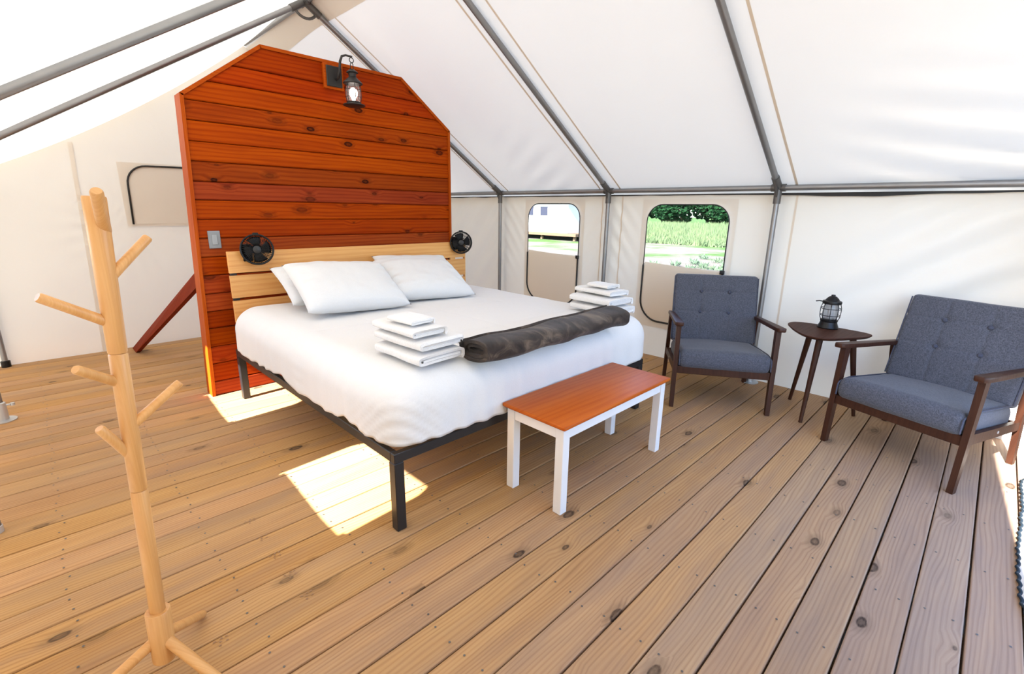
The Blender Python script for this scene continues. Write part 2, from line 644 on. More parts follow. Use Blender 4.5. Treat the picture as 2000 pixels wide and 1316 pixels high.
def grid(bm, nu, nv, fn, skip=None):
    V = [[None] * (nv + 1) for _ in range(nu + 1)]
    for i in range(nu + 1):
        for j in range(nv + 1):
            V[i][j] = bm.verts.new(fn(i / nu, j / nv))
    for i in range(nu):
        for j in range(nv):
            if skip and skip((i + .5) / nu, (j + .5) / nv):
                continue
            bm.faces.new((V[i][j], V[i + 1][j], V[i + 1][j + 1], V[i][j + 1]))
    loose = [v for v in bm.verts if not v.link_faces]
    bmesh.ops.delete(bm, geom=loose, context='VERTS')


def nz(x, y=0.0, z=0.0):
    return mnoise.noise(Vector((x, y, z)))


def sstep(a, b, x):
    t = min(1, max(0, (x - a) / (b - a)))
    return t * t * (3 - 2 * t)


# ================================================================== THE SETTING
XL, XR, YF, YB = -0.365, 4.16, -0.425, 5.80
XC = 1.905
SL = 0.64
PX0, PX1 = -0.297, 4.08            # eave pipes
PZ = 1.548
RZ = PZ + SL * (PX1 - XC)         # ridge pipe
FR_Y = (-0.390, 1.25, 2.765, 4.29, 5.76)

# ---- deck
floor = structure('floor', 'pine deck of long boards running across the tent')
PITCH, BW, BT = 0.1429, 0.1375, 0.036
DX0, DX1 = -0.40, 4.30
bm = bmesh.new()
L = DX1 - DX0
box(bm, (-L / 2, -BW / 2, -BT), (L / 2, BW / 2, 0))
tops = [e for e in bm.edges if all(abs(v.co.z) < 1e-6 for v in e.verts) and abs(e.verts[0].co.y - e.verts[1].co.y) < 1e-6]
bmesh.ops.bevel(bm, geom=tops, offset=0.005, segments=2, affect='EDGES', profile=0.5)
pm = bpy.data.meshes.new('plank')
bm.to_mesh(pm)
bm.free()
pm.materials.append(M['deck'])
MARKS = ((.55, 2.752), (.493, 2.11), (.492, 1.955), (.493, 1.808), (.497, 1.661), (.5, 1.516), (.225, 1.518))
rows = []
k0 = 0.402 * 1.355              # one joint seen in the photograph
ky = k0 - PITCH * 8
while ky < 5.92:
    rows.append(ky + PITCH / 2)
    ky += PITCH
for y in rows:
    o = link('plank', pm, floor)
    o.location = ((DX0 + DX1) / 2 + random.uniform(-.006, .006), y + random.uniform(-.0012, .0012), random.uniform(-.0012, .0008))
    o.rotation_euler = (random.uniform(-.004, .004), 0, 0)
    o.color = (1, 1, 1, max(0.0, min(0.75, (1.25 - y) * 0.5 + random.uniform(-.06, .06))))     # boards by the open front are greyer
bm = bmesh.new()
for k in range(-1, 12):
    x = -0.10 + 0.429 * k
    if x < DX0 or x > DX1:
        continue
    box(bm, (x - .019, rows[0] - .07, -.036 - .19), (x + .019, rows[-1] + .07, -.0375))
for a, b in (((DX0 + .01, rows[0] - .07, -.225), (DX0 + .05, rows[-1] + .07, -.0375)), ((DX1 - .05, rows[0] - .07, -.225), (DX1 - .01, rows[-1] + .07, -.0375)),
             ((DX0 + .06, rows[0] - .07, -.225), (DX1 - .06, rows[0] - .03, -.0375)), ((DX0 + .06, rows[-1] + .03, -.225), (DX1 - .06, rows[-1] + .07, -.0375))):
    box(bm, a, b)  # unseen rim boards, added to keep light out from under the deck
o = obj('joists', bm, M['joist'], floor)
bm = bmesh.new()
for y in rows:
    for k in range(-1, 12):
        x = -0.10 + 0.429 * k
        if DX0 + .02 < x < DX1 - .02:
            for s in (-1, 1):
                xx, yy = x + random.uniform(-.012, .012), y + s * 0.036 + random.uniform(-.006, .006)
                vs = [bm.verts.new((xx + .0042 * cos(a * pi / 3), yy + .0042 * sin(a * pi / 3), 0.0022)) for a in range(6)]
                bm.faces.new(vs)
o = stuff(obj('screw_heads', bm, M['steel_dark'], floor))
bm = bmesh.new()
for x, y in MARKS:
    for dx, dy in ((-.016, .012), (-.006, -.013), (.004, .014), (.016, -.006), (.018, .013), (-.002, .001)):
        q = [bm.verts.new((x + dx + a * random.uniform(.003, .006), y + dy + b * random.uniform(.002, .004), .0024)) for a, b in ((-1, -.7), (1, -1), (.8, 1), (-.9, .8))]
        bm.faces.new(q)
stuff(obj('stamp_marks', bm, mat_plain('faint_stamp_ink', lin(146, 112, 82), 0.8), floor))

bm = bmesh.new()
grid(bm, 40, 40, lambda u, v: Vector((-60 + 260 * u, -60 + 260 * v, -0.46)))
g = obj('ground', bm, M['ground'])
g['kind'] = 'structure'


# ---- roof
def roof_z(x, y):
    d = abs(x - XC)
    z = RZ + 0.036 - SL * d
    # sag of the rear bay towards the gable, small sag between the rafters
    s = sstep(4.3, 5.8, y)
    prof = sin(min(1, max(0, (2.25 - d) / 2.25)) * pi * 0.92 + 0.05)
    z -= 0.14 * s * max(0, prof) ** 0.7
    for a, b in zip(FR_Y[:-1], FR_Y[1:]):
        if a <= y <= b:
            t = (y - a) / (b - a)
            if b < 5:
                z -= (0.016 if x > XC else 0.045) * sin(pi * t) ** 0.8 * max(0, sin(pi * min(1, d / 2.24)))
    return z


def roof_wr(x, y):
    # tension folds fanning from the front corners
    w = 0.004 * nz(x * 1.3, y * 1.9, 3.1)
    if x > XC:
        q = sstep(1.1, 0.0, y) * sstep(3.0, 3.9, x)
        w += 0.014 * q * sin((x * 0.9 + y * 0.30) * 30 + 2.0 * nz(x, y))
        q2 = sstep(0.5, 0.0, abs(y - 3.4)) * sstep(3.0, 4.0, x)
        w += 0.004 * q2 * sin((x - y * 0.5) * 30)
    return w


ceil_ = structure('ceiling', 'cream canvas tent roof in two slopes')
for side in (-1, 1):
    bm = bmesh.new()
    xe = XR + 0.10 if side > 0 else XL - 0.10

    def fn(u, v, xe=xe):
        x = XC + (xe - XC) * u
        y = YF - 0.004 + (YB + 0.07 - YF) * v
        return Vector((x, y, roof_z(x, y) + roof_wr(x, y)))
    grid(bm, 70, 150, fn)
    obj('roof_panel', bm, M['canvas_roof'], ceil_, True)


def roof_strip(name, x0, x1, y, w, mat):
    bm = bmesh.new()

    def fn(u, v):
        x = x0 + (x1 - x0) * u
        yy = y + (v - .5) * w
        return Vector((x, yy, roof_z(x, yy) + roof_wr(x, yy) - 0.003))
    grid(bm, 40, 2, fn)
    return obj(name, bm, mat, ceil_, True)


for fy in FR_Y[1:4]:
    for dy in (-0.115, 0.115):
        if fy < 2 and dy > 0:
            continue
        roof_strip('seam', XC + 0.03, XR, fy + dy, 0.017, M['canvas_tape'])
        roof_strip('seam', XC - 0.03, XL, fy + dy, 0.013, M['canvas_tape'])
bm = bmesh.new()
grid(bm, 2, 120, lambda u, v: (lambda x, y: Vector((x, y, roof_z(x, y) + roof_wr(x, y) - 0.004)))(XC + 0.02 + 0.17 * u, YF + (YB - YF) * v))
obj('ridge_band', bm, M['canvas_patch'], ceil_, True)


# ---- walls
def in_rr(a, b, r, y, z, e=0.0):
    y0, y1, z0, z1 = a[0] - e, a[1] + e, b[0] - e, b[1] + e
    if not (y0 < y < y1 and z0 < z < z1):
        return False
    # round the two upper corners only
    for cy in (y0 + r, y1 - r):
        if (y < y0 + r if cy == y0 + r else y > y1 - r) and z > z1 - r:
            return (y - cy) ** 2 + (z - (z1 - r)) ** 2 < r * r
    return True


WIN_R = [(3.15, 3.885, 0.885, 1.43, 0.345), (1.61, 2.365, 0.873, 1.425, 0.345)]
WIN_L = [(3.20, 3.85, 0.935, 1.425, 0.345), (1.655, 2.355, 0.935, 1.425, 0.345)]
WTOP = 1.515


def wall_wr(side, y, z):
    w = 0.0035 * nz(y * 1.7, z * 1.7, side * 5.0) + 0.0022 * nz(y * 6, z * 2.5, side)
    if side > 0:
        # big diagonal folds running up to the front corner
        q = sstep(1.15, 0.1, y) * sstep(0.25, 0.9, z)
        w += 0.028 * q * sin(((y + 0.4) * 0.62 + (z - 0.5) * 0.95) * 21 + 0.8) * 0.9
        # fan folds beside the corner pole behind the bed
        for cy in (4.29, 2.76):
            dd = y - cy
            if -0.5 < dd < 0.6:
                q = exp(-(dd / 0.3) ** 2) * sstep(0.2, 1.2, z)
                w += 0.006 * q * sin((z * 1.0 + abs(dd) * 1.3) * 34)
        w *= sstep(1.515, 1.36, z)
        q = sstep(4.35, 4.6, y)
        w += 0.010 * q * sin((z * 0.8 + (y - 4.3) * 1.0) * 20)
    return w


def side_wall(side, wins):
    X = XR if side > 0 else XL
    name = 'wall_right' if side > 0 else 'wall_left'
    root = structure(name)
    nu, nv = 310, 76

    def yz(u, v):
        return YF + (YB - YF) * u, WTOP * v

    def fn(u, v):
        y, z = yz(u, v)
        return Vector((X + side * wall_wr(side, y, z), y, z))

    def skip(u, v):
        y, z = yz(u, v)
        return any(in_rr((a, b), (c, d), 0.15, y, z, 0.022) for a, b, c, d, e in wins)
    bm = bmesh.new()
    grid(bm, nu, nv, fn, skip)
    obj('canvas', bm, M['canvas_wall'], root, True)
    # sewn tapes each side of the poles
    for fy in FR_Y[1:4]:
        for dy in (-0.115, 0.115):
            if fy < 2 and dy > 0:
                continue
            if fy > 4 and dy < 0:
                dy = 0.10
            elif fy > 4:
                continue
            bm = bmesh.new()
            grid(bm, 1, 40, lambda u, v: Vector((X + side * wall_wr(side, fy + dy, WTOP * v) - side * .003, fy + dy + (u - .5) * .014, WTOP * v)))
            obj('seam', bm, M['canvas_tape'], root, True)
    return root


def rr_path(y0, y1, z0, z1, r, n=8, lower=False, r2=0.2):
    """open outline: up the left side, over the rounded top and down (lower=False) or the U at the bottom."""
    P = []
    if not lower:
        P.append((y0, z0))
        for k in range(n + 1):
            a = pi - k / n * pi / 2
            P.append((y0 + r + r * cos(a), z1 - r + r * sin(a)))
        for k in range(n + 1):
            a = pi / 2 - k / n * pi / 2
            P.append((y1 - r + r * cos(a), z1 - r + r * sin(a)))
        P.append((y1, z0))
    else:
        P.append((y0, z1))
        for k in range(n + 1):
            a = pi + k / n * pi / 2
            P.append((y0 + r2 + r2 * cos(a), z0 + r2 + r2 * sin(a)))
        for k in range(n + 1):
            a = 1.5 * pi + k / n * pi / 2
            P.append((y1 - r2 + r2 * cos(a), z0 + r2 + r2 * sin(a)))
        P.append((y1, z1))
    return P


def window(idx, side, w, label):
    X = XR if side > 0 else XL
    y0, y1, z0, z1, zb = w
    s = -side                                             # inward
    root = structure('window_%d' % idx, label)
    # patch frame round the opening: fan of quads between opening outline and outer rectangle
    pin = rr_path(y0, y1, z0, z1, 0.15, 8)
    oy0, oy1, oz1 = y0 - 0.055, y1 + 0.055, z1 + 0.045

    def outer(p):
        y, z = p
        cy = (y0 + y1) / 2
        if z <= z1 - 0.15:
            return (oy0 if y < cy else oy1, z)
        t = (z - (z1 - 0.15)) / 0.15
        a = math.atan2(z - (z1 - .15), abs(y - (y0 + .15 if y < cy else y1 - .15)) + 1e-9)
        if (y < y0 + .15) or (y > y1 - .15):
            if a < pi / 4:
                return (oy0 if y < cy else oy1, z1 - .15 + (oz1 - z1 + .15) * math.tan(a))
            base = y0 + .15 if y < cy else y1 - .15
            ext = base - oy0 if y < cy else oy1 - base
            return (base + (-1 if y < cy else 1) * ext / math.tan(a) if math.tan(a) > 1e-6 else base, oz1)
        return (y, oz1)
    bm = bmesh.new()
    A = [bm.verts.new((X + s * .006, p[0], p[1])) for p in pin]
    B = [bm.verts.new((X + s * .006, *outer(p))) for p in pin]
    for i in range(len(pin) - 1):
        bm.faces.new((A[i], A[i + 1], B[i + 1], B[i]))
    # lower apron behind the flap
    q = [bm.verts.new((X + s * .005, yy, zz)) for yy, zz in ((oy0, zb - .06), (oy1, zb - .06), (oy1, z0 + .01), (oy0, z0 + .01))]
    bm.faces.new(q)
    obj('window_frame', bm, M['canvas_patch'], root)
    # insect mesh pane
    bm = bmesh.new()
    bm.faces.new([bm.verts.new((X + s * .001, p[0], p[1])) for p in pin])
    obj('screen', bm, M['screen'], root)
    # flap folded down over the lower half
    bm = bmesh.new()

    def ff(u, v):
        yb0, yb1 = y0 + .012, y1 - .012
        z = zb + (z0 + .012 - zb) * v
        ins = 0.0
        if z < zb + .2:
            t = (zb + .2 - z) / .2
            ins = .2 * (1 - sqrt(max(0, 1 - t * t)))
        y = (yb0 + ins) + (yb1 - yb0 - 2 * ins) * u
        skew = -0.03 * (u - .5) * (-1) * v
        return Vector((X + s * (.013 + .004 * nz(y * 5, z * 5, idx) + .003 * sin(pi * v)), y, z + skew * 1.0))
    grid(bm, 20, 20, ff)
    obj('flap', bm, M['canvas_flap'], root, True)
    # zips
    bm = bmesh.new()
    tube(bm, [(X + s * .011, p[0], p[1]) for p in rr_path(y0, y1, z0 - .01, z1, 0.15, 8)], 0.0048, 6)
    obj('zipper', bm, M['zip'], root, True)
    bm = bmesh.new()
    tube(bm, [(X + s * .016, p[0], p[1]) for p in rr_path(y0, y1, zb, z0 + .0, 0.2, 8, True)], 0.0085, 6)
    box(bm, (X + s * .022 - .008, y0 - .016, z0 - .02), (X + s * .022 + .008, y0 + .022, z0 + .014), 0.003)
    obj('zipper', bm, M['zip'], root, True)
    return root


side_wall(1, WIN_R)
side_wall(-1, WIN_L)
window(1, 1, WIN_R[0], 'canvas window beside the bed with its tan flap zipped down')
window(2, 1, WIN_R[1], 'canvas window behind the left armchair with its tan flap zipped down')
window(4, -1, WIN_L[0], 'left canvas window level with the headboard')
window(5, -1, WIN_L[1], 'left canvas window level with the bed foot')

# dark strip along the top edge of the canvas wall
t1 = structure('trim_1', 'black strip along the top of the canvas wall')
bm = bmesh.new()


def strip(u, v):
    y = YF + (YB - YF) * u
    th = 0.010 + 0.005 * nz(y * 4, 1.0) + 0.018 * exp(-((y - 0.75) / 0.45) ** 2)
    return Vector((XR - 0.022, y, WTOP - 0.002 - th * v))


grid(bm, 160, 1, strip)
obj('strip', bm, M['zip'], t1)


# gable walls
def gable(y, name, hole=None, wr=None):
    root = structure(name)
    bm = bmesh.new()

    def fn(u, v):
        x = XL + (XR - XL) * u
        zt = roof_z(min(max(x, XL), XR), min(max(y, YF), 5.8)) - 0.001
        z = zt * v
        return Vector((x, y + (wr(x, z) if wr else 0), z))

    def sk(u, v):
        if not hole:
            return False
        x = XL + (XR - XL) * u
        zt = roof_z(x, y)
        return hole(x, zt * v)
    grid(bm, 150, 90, fn, sk)
    obj('canvas', bm, M['canvas_wall'], root, True)
    return root


def back_wr(x, z):
    w = 0.006 * nz(x * 1.5, z * 1.5, 9.0) + 0.003 * nz(x * 5, z * 5, 2)
    d = sqrt((x - 0.72) ** 2 + (z - 1.16) ** 2)
    a = math.atan2(z - 1.16, x - 0.72)
    w += 0.0035 * exp(-((d - .25) / .3) ** 2) * sin(a * 22)
    return w


DOOR_X0, DOOR_X1, DOOR_Z = 1.14, 3.40, 2.42
wall_back = gable(YB, 'wall_back', None, back_wr)
bm = bmesh.new()
grid(bm, 1, 30, lambda u, v: (lambda z: Vector((.355 + .055 * v + (u - .5) * .03, YB - .007 + back_wr(.38, z), z)))(1.86 * v))
obj('seam', bm, M['canvas_patch'], wall_back)
gable(YF, 'wall_front', lambda x, z: DOOR_X0 < x < DOOR_X1 and z < min(DOOR_Z, roof_z(x, YF) - .07))

# closed window in the back wall
w3 = structure('window_3', 'closed back canvas window with a black zip arc beside the partition')
bm = bmesh.new()
grid(bm, 12, 12, lambda u, v: Vector((.70 + .90 * u, YB - .014 + .003 * nz(u * 4, v * 4), 1.155 + .57 * v)))
obj('window_frame', bm, M['canvas_patch'], w3, True)
bm = bmesh.new()
grid(bm, 12, 12, lambda u, v: Vector((.765 + .77 * u, YB - .018 + .003 * nz(u * 4, v * 4, 4), 1.175 + .52 * v)))
obj('flap', bm, M['canvas_patch'], w3, True)
bm = bmesh.new()
P = [(.745, 1.172)]
for k in range(9):
    a = pi - k / 8 * pi / 2
    P.append((.755 + .16 + .16 * cos(a), 1.70 - .17 + .17 * sin(a)))
P += [(1.10, 1.705), (1.40, 1.705)]
for k in range(9):
    a = pi / 2 - k / 8 * pi / 2
    P.append((1.40 + .14 * cos(a), 1.70 - .165 + .165 * sin(a)))
P.append((1.545, 1.172))
tube(bm, [(x, YB - .024, z) for x, z in P], 0.0085, 6)
obj('zipper', bm, M['zip'], w3, True)

# door flap pooled on the deck by the front opening
d1 = structure('door_1', 'canvas door flap hem lying on the deck in the sun')
bm = bmesh.new()


def hem_y(x):
    return -0.312 + 0.020 * sin(x * 5.2 + .6) * 0.6 + 0.008 * nz(x * 7) - 0.06 * sstep(2.35, 1.8, x) - 0.05 * sstep(3.35, 3.75, x)


def hemf(u, v):
    x = 1.80 + 1.75 * u
    y1 = hem_y(x)
    y = y1 + (YF - 0.06 - y1) * v
    z = 0.006 + 0.030 * sin(pi * min(1, v * 1.3)) * (0.8 + 0.4 * nz(x * 6, v * 3)) + (0.02 * v)
    return Vector((x, y, z))


grid(bm, 120, 12, hemf)
obj('canvas', bm, M['canvas_wall'], d1, True)
bm = bmesh.new()
P = []
for k in range(241):
    x = 1.80 + 1.75 * k / 240
    P.append((x, hem_y(x) + .003 * sin(x * 120), .010 + .003 * sin(x * 120 + 1.5)))
tube(bm, P, 0.006, 6)
obj('hem_cord', bm, mat_plain('teal_cord', lin(8, 26, 36), 0.7), d1, True)

# ================================================================== TENT FRAME
tf = thing('tent_frame', 'galvanized steel pipe frame holding up the canvas tent', 'tent frame')
PR = 0.0215


def part_rod(name, p, q, r, mat, parent=tf, seg=14):
    bm = bmesh.new()
    rod(bm, p, q, r, None, seg)
    return obj(name, bm, M[mat], parent, True, angle=40)


for fy in FR_Y:
    for sx, px in ((-1, PX0), (1, PX1)):
        pole = part_rod('pole', (px, fy, 0.0), (px, fy, PZ - .03), 0.0195, 'steel')
        bm = bmesh.new()
        if fy > 5:
            lathe(bm, [(0, 0.001), (.031, 0.001), (.031, .052), (.021, .056)], (px, fy, 0), 16)
            obj('foot_cap', bm, M['black_plastic'], pole, True, angle=40)
        elif sx < 0 and 2 < fy < 3:
            lathe(bm, [(0, 0.001), (.023, 0.001), (.023, .03), (.020, .032)], (px, fy, 0), 16)
            obj('foot_cap', bm, M['steel_pale'], pole, True, angle=40)
        else:
            lathe(bm, [(0, 0.0012), (.066, 0.0012), (.066, .007), (.03, .010), (.030, .12), (.021, .125)], (px, fy, 0), 20)
            obj('foot_plate', bm, M['steel_pale'], pole, True, angle=40)
            bm = bmesh.new()
            rod(bm, (px + .02, fy + .0, .10), (px + .055, fy, .10), .006, None, 8)
            lathe(bm, [(0, -.008), (.012, -.008), (.012, .008), (0, .008)], (px + .058, fy, .10), 10)
            obj('bolt', bm, M['steel_pale'], pole, True, angle=40)
        if fy < 5:
            d = Vector((XC - px, 0, RZ - PZ))
            a = Vector((px, fy, PZ))
            part_rod('rafter', a + d * .035, a + d * .985, PR, 'steel')
            # corner fitting: two sleeves and a gusset
            bm = bmesh.new()
            rod(bm, a - d * .004, a + d * .05, .0275, None, 12)
            rod(bm, a + Vector((0, 0, .01)), a + Vector((0, 0, -.115)), .0265, None, 12)
            rod(bm, a + Vector((0, -.05, 0)), a + Vector((0, .05, 0)), .0275, None, 12)
            e = -sx
            prism(bm, [(0, 0), (e * .075, .035), (e * .055, -.02), (e * .016, -.085)],
                  lambda p, a=a: a + Vector((p[0], -.006, p[1])), lambda p, a=a: a + Vector((p[0], .006, p[1])))
            obj('corner_fitting', bm, M['steel_dark'], tf, True, angle=40)
for px in (PX0, PX1):
    part_rod('eave_pipe', (px, YF + .03, PZ), (px, YB - .03, PZ), PR, 'steel')
part_rod('ridge_pipe', (XC, YF + .03, RZ), (XC, YB - .03, RZ), PR, 'steel')
for fy in FR_Y[:4]:
    bm = bmesh.new()
    c = Vector((XC, fy, RZ))
    for s in (-1, 1):
        dd = Vector((s, 0, -SL)).normalized()
        rod(bm, c, c + dd * .14, .0275, None, 12)
    rod(bm, c + Vector((0, -.075, 0)), c + Vector((0, .075, 0)), .0275, None, 12)
    # curved stiffening strap below the ridge
    P = []
    for k in range(9):
        a = radians(214 + k * 14)
        P.append(c + Vector((.10 * cos(a), 0, .10 * sin(a) - .018)))
    tube(bm, P, .011, 8)
    obj('ridge_fitting', bm, M['steel_dark'], tf, True, angle=40)

# ================================================================== PLANK PARTITION
PY0, PY1 = 3.86, 3.99
SK = 0.036


def pxz(x, z):          # the left edge leans a little in
    return x + (SK * z if x < 1.6 else 0.0) * max(0, (3.0 - x) / 2.25)


part = thing('plank_partition', 'red-stained cedar plank partition with a gambrel top behind the bed', 'partition', (0, 0, 0))
OUT = [(0.775, 0.0), (3.000, 0.0), (3.000, 2.065), (2.492, 2.430), (1.300, 2.430), (0.775, 2.045)]


def clip(poly, z0, z1):
    def cut(P, f):
        R = []
        for i in range(len(P)):
            a, b = P[i], P[(i + 1) % len(P)]
            fa, fb = f(a), f(b)
            if fa >= 0:
                R.append(a)
            if fa * fb < 0:
                t = fa / (fa - fb)
                R.append((a[0] + (b[0] - a[0]) * t, a[1] + (b[1] - a[1]) * t))
        return R
    return cut(cut(poly, lambda p: p[1] - z0), lambda p: z1 - p[1])


zs = [0.0, 0.106, 0.241, 0.367, 0.502, 0.624, 0.751, 0.879, 1.007, 1.135, 1.260, 1.389, 1.509, 1.638, 1.762, 1.891, 2.012, 2.141, 2.263, 2.43]
INS = [(0.795, 0.0), (2.982, 0.0), (2.982, 2.055), (2.487, 2.412), (1.306, 2.412), (0.795, 2.037)]
for za, zb_ in zip(zs[:-1], zs[1:]):
    poly = clip(INS, za + .0022, zb_ - .0022)
    if len(poly) < 3:
        continue
    cx = sum(p[0] for p in poly) / len(poly)
    cz = (za + zb_) / 2
    bm = bmesh.new()
    off = random.uniform(-.0015, .0015)
    prism(bm, poly, lambda p: Vector((pxz(*p) - cx, PY0 + off, p[1] - cz)), lambda p: Vector((pxz(*p) - cx, PY0 + .02, p[1] - cz)))
    es = [e for e in bm.edges if all(abs(v.co.y - PY0 - off) < 1e-5 for v in e.verts) and abs(e.verts[0].co.z - e.verts[1].co.z) < 1e-4]
    bmesh.ops.bevel(bm, geom=es, offset=0.006, segments=1, affect='EDGES')
    o = obj('plank', bm, M['cedar'], part)
    o.location = (cx, 0, cz)
# rear sheet and edge trims
bm = bmesh.new()
prism(bm, INS, lambda p: Vector((pxz(*p), PY0 + .021, p[1])), lambda p: Vector((pxz(*p), PY1 - .004, p[1])))
obj('core', bm, M['brace'], part)
n_o = len(OUT)
for i in range(1, n_o):
    a, b = OUT[i], OUT[(i + 1) % n_o]
    A, B = Vector((pxz(*a), 0, a[1])), Vector((pxz(*b), 0, b[1]))
    d = (B - A).normalized()
    inn = Vector((-d.z, 0, d.x))
    if inn.dot(Vector((1.9, 0, 1.2)) - A) < 0:
        inn = -inn
    bm = bmesh.new()
    q = [A - d * 0.0, B + d * 0.0, B + inn * .022 - d * .004, A + inn * .022 + d * .004]
    prism(bm, q, lambda p: p + Vector((0, PY0 - .012, 0)), lambda p: p + Vector((0, PY1, 0)))
    bevel_all(bm, .002, 1)
    obj('edge_trim', bm, M['cedar_trim'] if abs(d.z) > .7 else M['cedar_trim_x'], part)
# raking brace down to the deck
bm = bmesh.new()
p0, p1 = Vector((.575, 5.68, 0.0)), Vector((.84, 3.99, .86))
dirb = (p1 - p0).normalized()
hh = Vector((0, .5, 1)).normalized() * .05
sidev = Vector((.018, 0, 0))
lo = [p0 + Vector((0, -.125, 0.002)), p0 + Vector((0, .075, 0.002)), Vector((p1.x, PY1, .905)), Vector((p1.x, PY1, .803))]
vs0 = [bm.verts.new(p - sidev) for p in lo]
vs1 = [bm.verts.new(p + sidev) for p in lo]
bm.faces.new(vs0)
bm.faces.new(vs1[::-1])
for i in range(4):
    j = (i + 1) % 4
    bm.faces.new((vs0[i], vs1[i], vs1[j], vs0[j]))
o = obj('brace', bm, M['brace'], part)
o['label'] = 'dark red raking timber brace behind the partition'

# light switch
sw = thing('light_switch', 'grey rocker light switch on the plank partition, left of the headboard', 'switch', (0.93, PY0 - .002, 1.125))
bm = bmesh.new()
box(bm, (-.038, -.008, -.060), (.038, -.0005, .060), .004, 2)
obj('plate', bm, M['grey_plate'], sw)
bm = bmesh.new()
box(bm, (-.017, -.012, -.034), (.017, -.0085, .034), .002)
obj('rocker', bm, M['rocker'], sw)

# ---- wall lantern
lx, lz = 1.965, 2.20
wl = thing('wall_lantern', 'lit black wall lantern hanging from a hook arm on the plank partition', 'wall lamp', (lx, PY0 - .002, lz))
bm = bmesh.new()
box(bm, (-.165, -.030, .030), (-.010, -.0005, .205), .003)
obj('mounting_block', bm, M['cedar_trim_x'], wl)
bm = bmesh.new()
box(bm, (-.148, -.042, .045), (-.026, -.0305, .19), .004)
obj('backplate', bm, M['bronze'], wl)
ay = -.155
bm = bmesh.new()
P = [(-.075, -.040, .10), (-.075, -.075, .105), (-.070, -.095, .15), (-.064, -.100, .215), (-.052, -.110, .252), (-.03, -.130, .258), (-.008, -.150, .252), (.004, -.158, .246)]
tube(bm, P, [.010, .010, .010, .010, .009, .007, .007, .009], 8)
obj('arm', bm, M['bronze'], wl, True)
bm = bmesh.new()
tube(bm, [(.017 * sin(a), ay, .226 + .017 * cos(a)) for a in [k * 2 * pi / 14 for k in range(14)]], .0032, 6, True)
tube(bm, [(-.012, ay, .16), (-.010, ay, .20), (0, ay, .211)], .003, 6)
tube(bm, [(.012, ay, .16), (.010, ay, .20), (0, ay, .211)], .003, 6)
obj('hanging_ring', bm, M['bronze'], wl, True)
bm = bmesh.new()
lathe(bm, [(0, .168), (.018, .163), (.040, .146), (.043, .140), (.030, .136), (.027, .112), (.030, .108), (.050, .090), (.068, .073), (.072, .066),
           (.066, .060), (.046, .058), (0, .058)], (0, ay, 0), 28)
obj('cap', bm, M['bronze'], wl, True, angle=35)
bm = bmesh.new()
lathe(bm, [(.044, .058), (.050, .03), (.051, -.01), (.049, -.045), (.046, -.064)], (0, ay, 0), 28)
obj('glass', bm, M['glass'], wl, True)
bm = bmesh.new()
lathe(bm, [(0, .040), (.018, .034), (.028, .018), (.031, 0), (.028, -.018), (.018, -.034), (.012, -.050), (0, -.052)], (0, ay, 0), 20)
obj('bulb', bm, M['bulb'], wl, True)
bm = bmesh.new()
for k in range(6):
    a = k * pi / 3 + .3
    tube(bm, [((r) * cos(a), ay + r * sin(a), z) for r, z in ((.050, .060), (.057, .03), (.058, -.02), (.052, -.066))], .0025, 6)
for z, r in ((.02, .058), (-.03, .0575)):
    tube(bm, [(r * cos(k * 2 * pi / 24), ay + r * sin(k * 2 * pi / 24), z) for k in range(24)], .002, 5, True)
obj('cage', bm, M['bronze'], wl, True)
bm = bmesh.new()
lathe(bm, [(0, -.062), (.050, -.062), (.054, -.068), (.052, -.074), (.078, -.080), (.084, -.087), (.070, -.094), (0, -.096)], (0, ay, 0), 28)
obj('base', bm, M['bronze'], wl, True, angle=35)

# ================================================================== BED
BX0, BX1, BY0, BY1 = 0.925, 2.905, 1.595, 3.69
bed = thing('bed_frame', 'black metal king bed frame with pale wooden slat headboard', 'bed', (0, 0, 0))
RZ0, RZ1 = 0.325, 0.370
for a, b in (((BX0, BY0, RZ0), (BX1, BY0 + .03, RZ1)), ((BX0, BY1 - .03, RZ0), (BX1, BY1, RZ1)),
             ((BX0, BY0 + .03, RZ0), (BX0 + .03, BY1 - .03, RZ1)), ((BX1 - .03, BY0 + .03, RZ0), (BX1, BY1 - .03, RZ1))):
    bm = bmesh.new()
    box(bm, a, b, .003)
    obj('rail', bm, M['black_metal'], bed)
LW = .046
for lx_, ly_ in ((BX0, BY0), (BX1 - LW, BY0), (BX0, BY1 - LW), (BX1 - LW, BY1 - LW)):
    bm = bmesh.new()
    box(bm, (lx_, ly_, 0.001), (lx_ + LW, ly_ + LW, RZ0 - .0005), .003)
    obj('leg', bm, M['black_metal'], bed)
bm = bmesh.new()
box(bm, ((BX0 + BX1) / 2 - .02, (BY0 + BY1) / 2 - .02, .001), ((BX0 + BX1) / 2 + .02, (BY0 + BY1) / 2 + .02, RZ0), .003)
obj('leg', bm, M['black_metal'], bed)
for k in range(9):
    y = BY0 + .16 + k * .215
    bm = bmesh.new()
    box(bm, (BX0 + .031, y, RZ0 + .012), (BX1 - .031, y + .05, RZ1 - .004), .002)
    obj('cross_slat', bm, M['black_metal'], bed)
HX0, HX1, HY = 0.950, 3.035, 3.700
for px in (HX0 + .012, BX1 - .045):
    bm = bmesh.new()
    box(bm, (px, HY + .006, RZ1), (px + .04, HY + .036, 1.035), .003)
    obj('head_post', bm, M['black_metal'], bed)
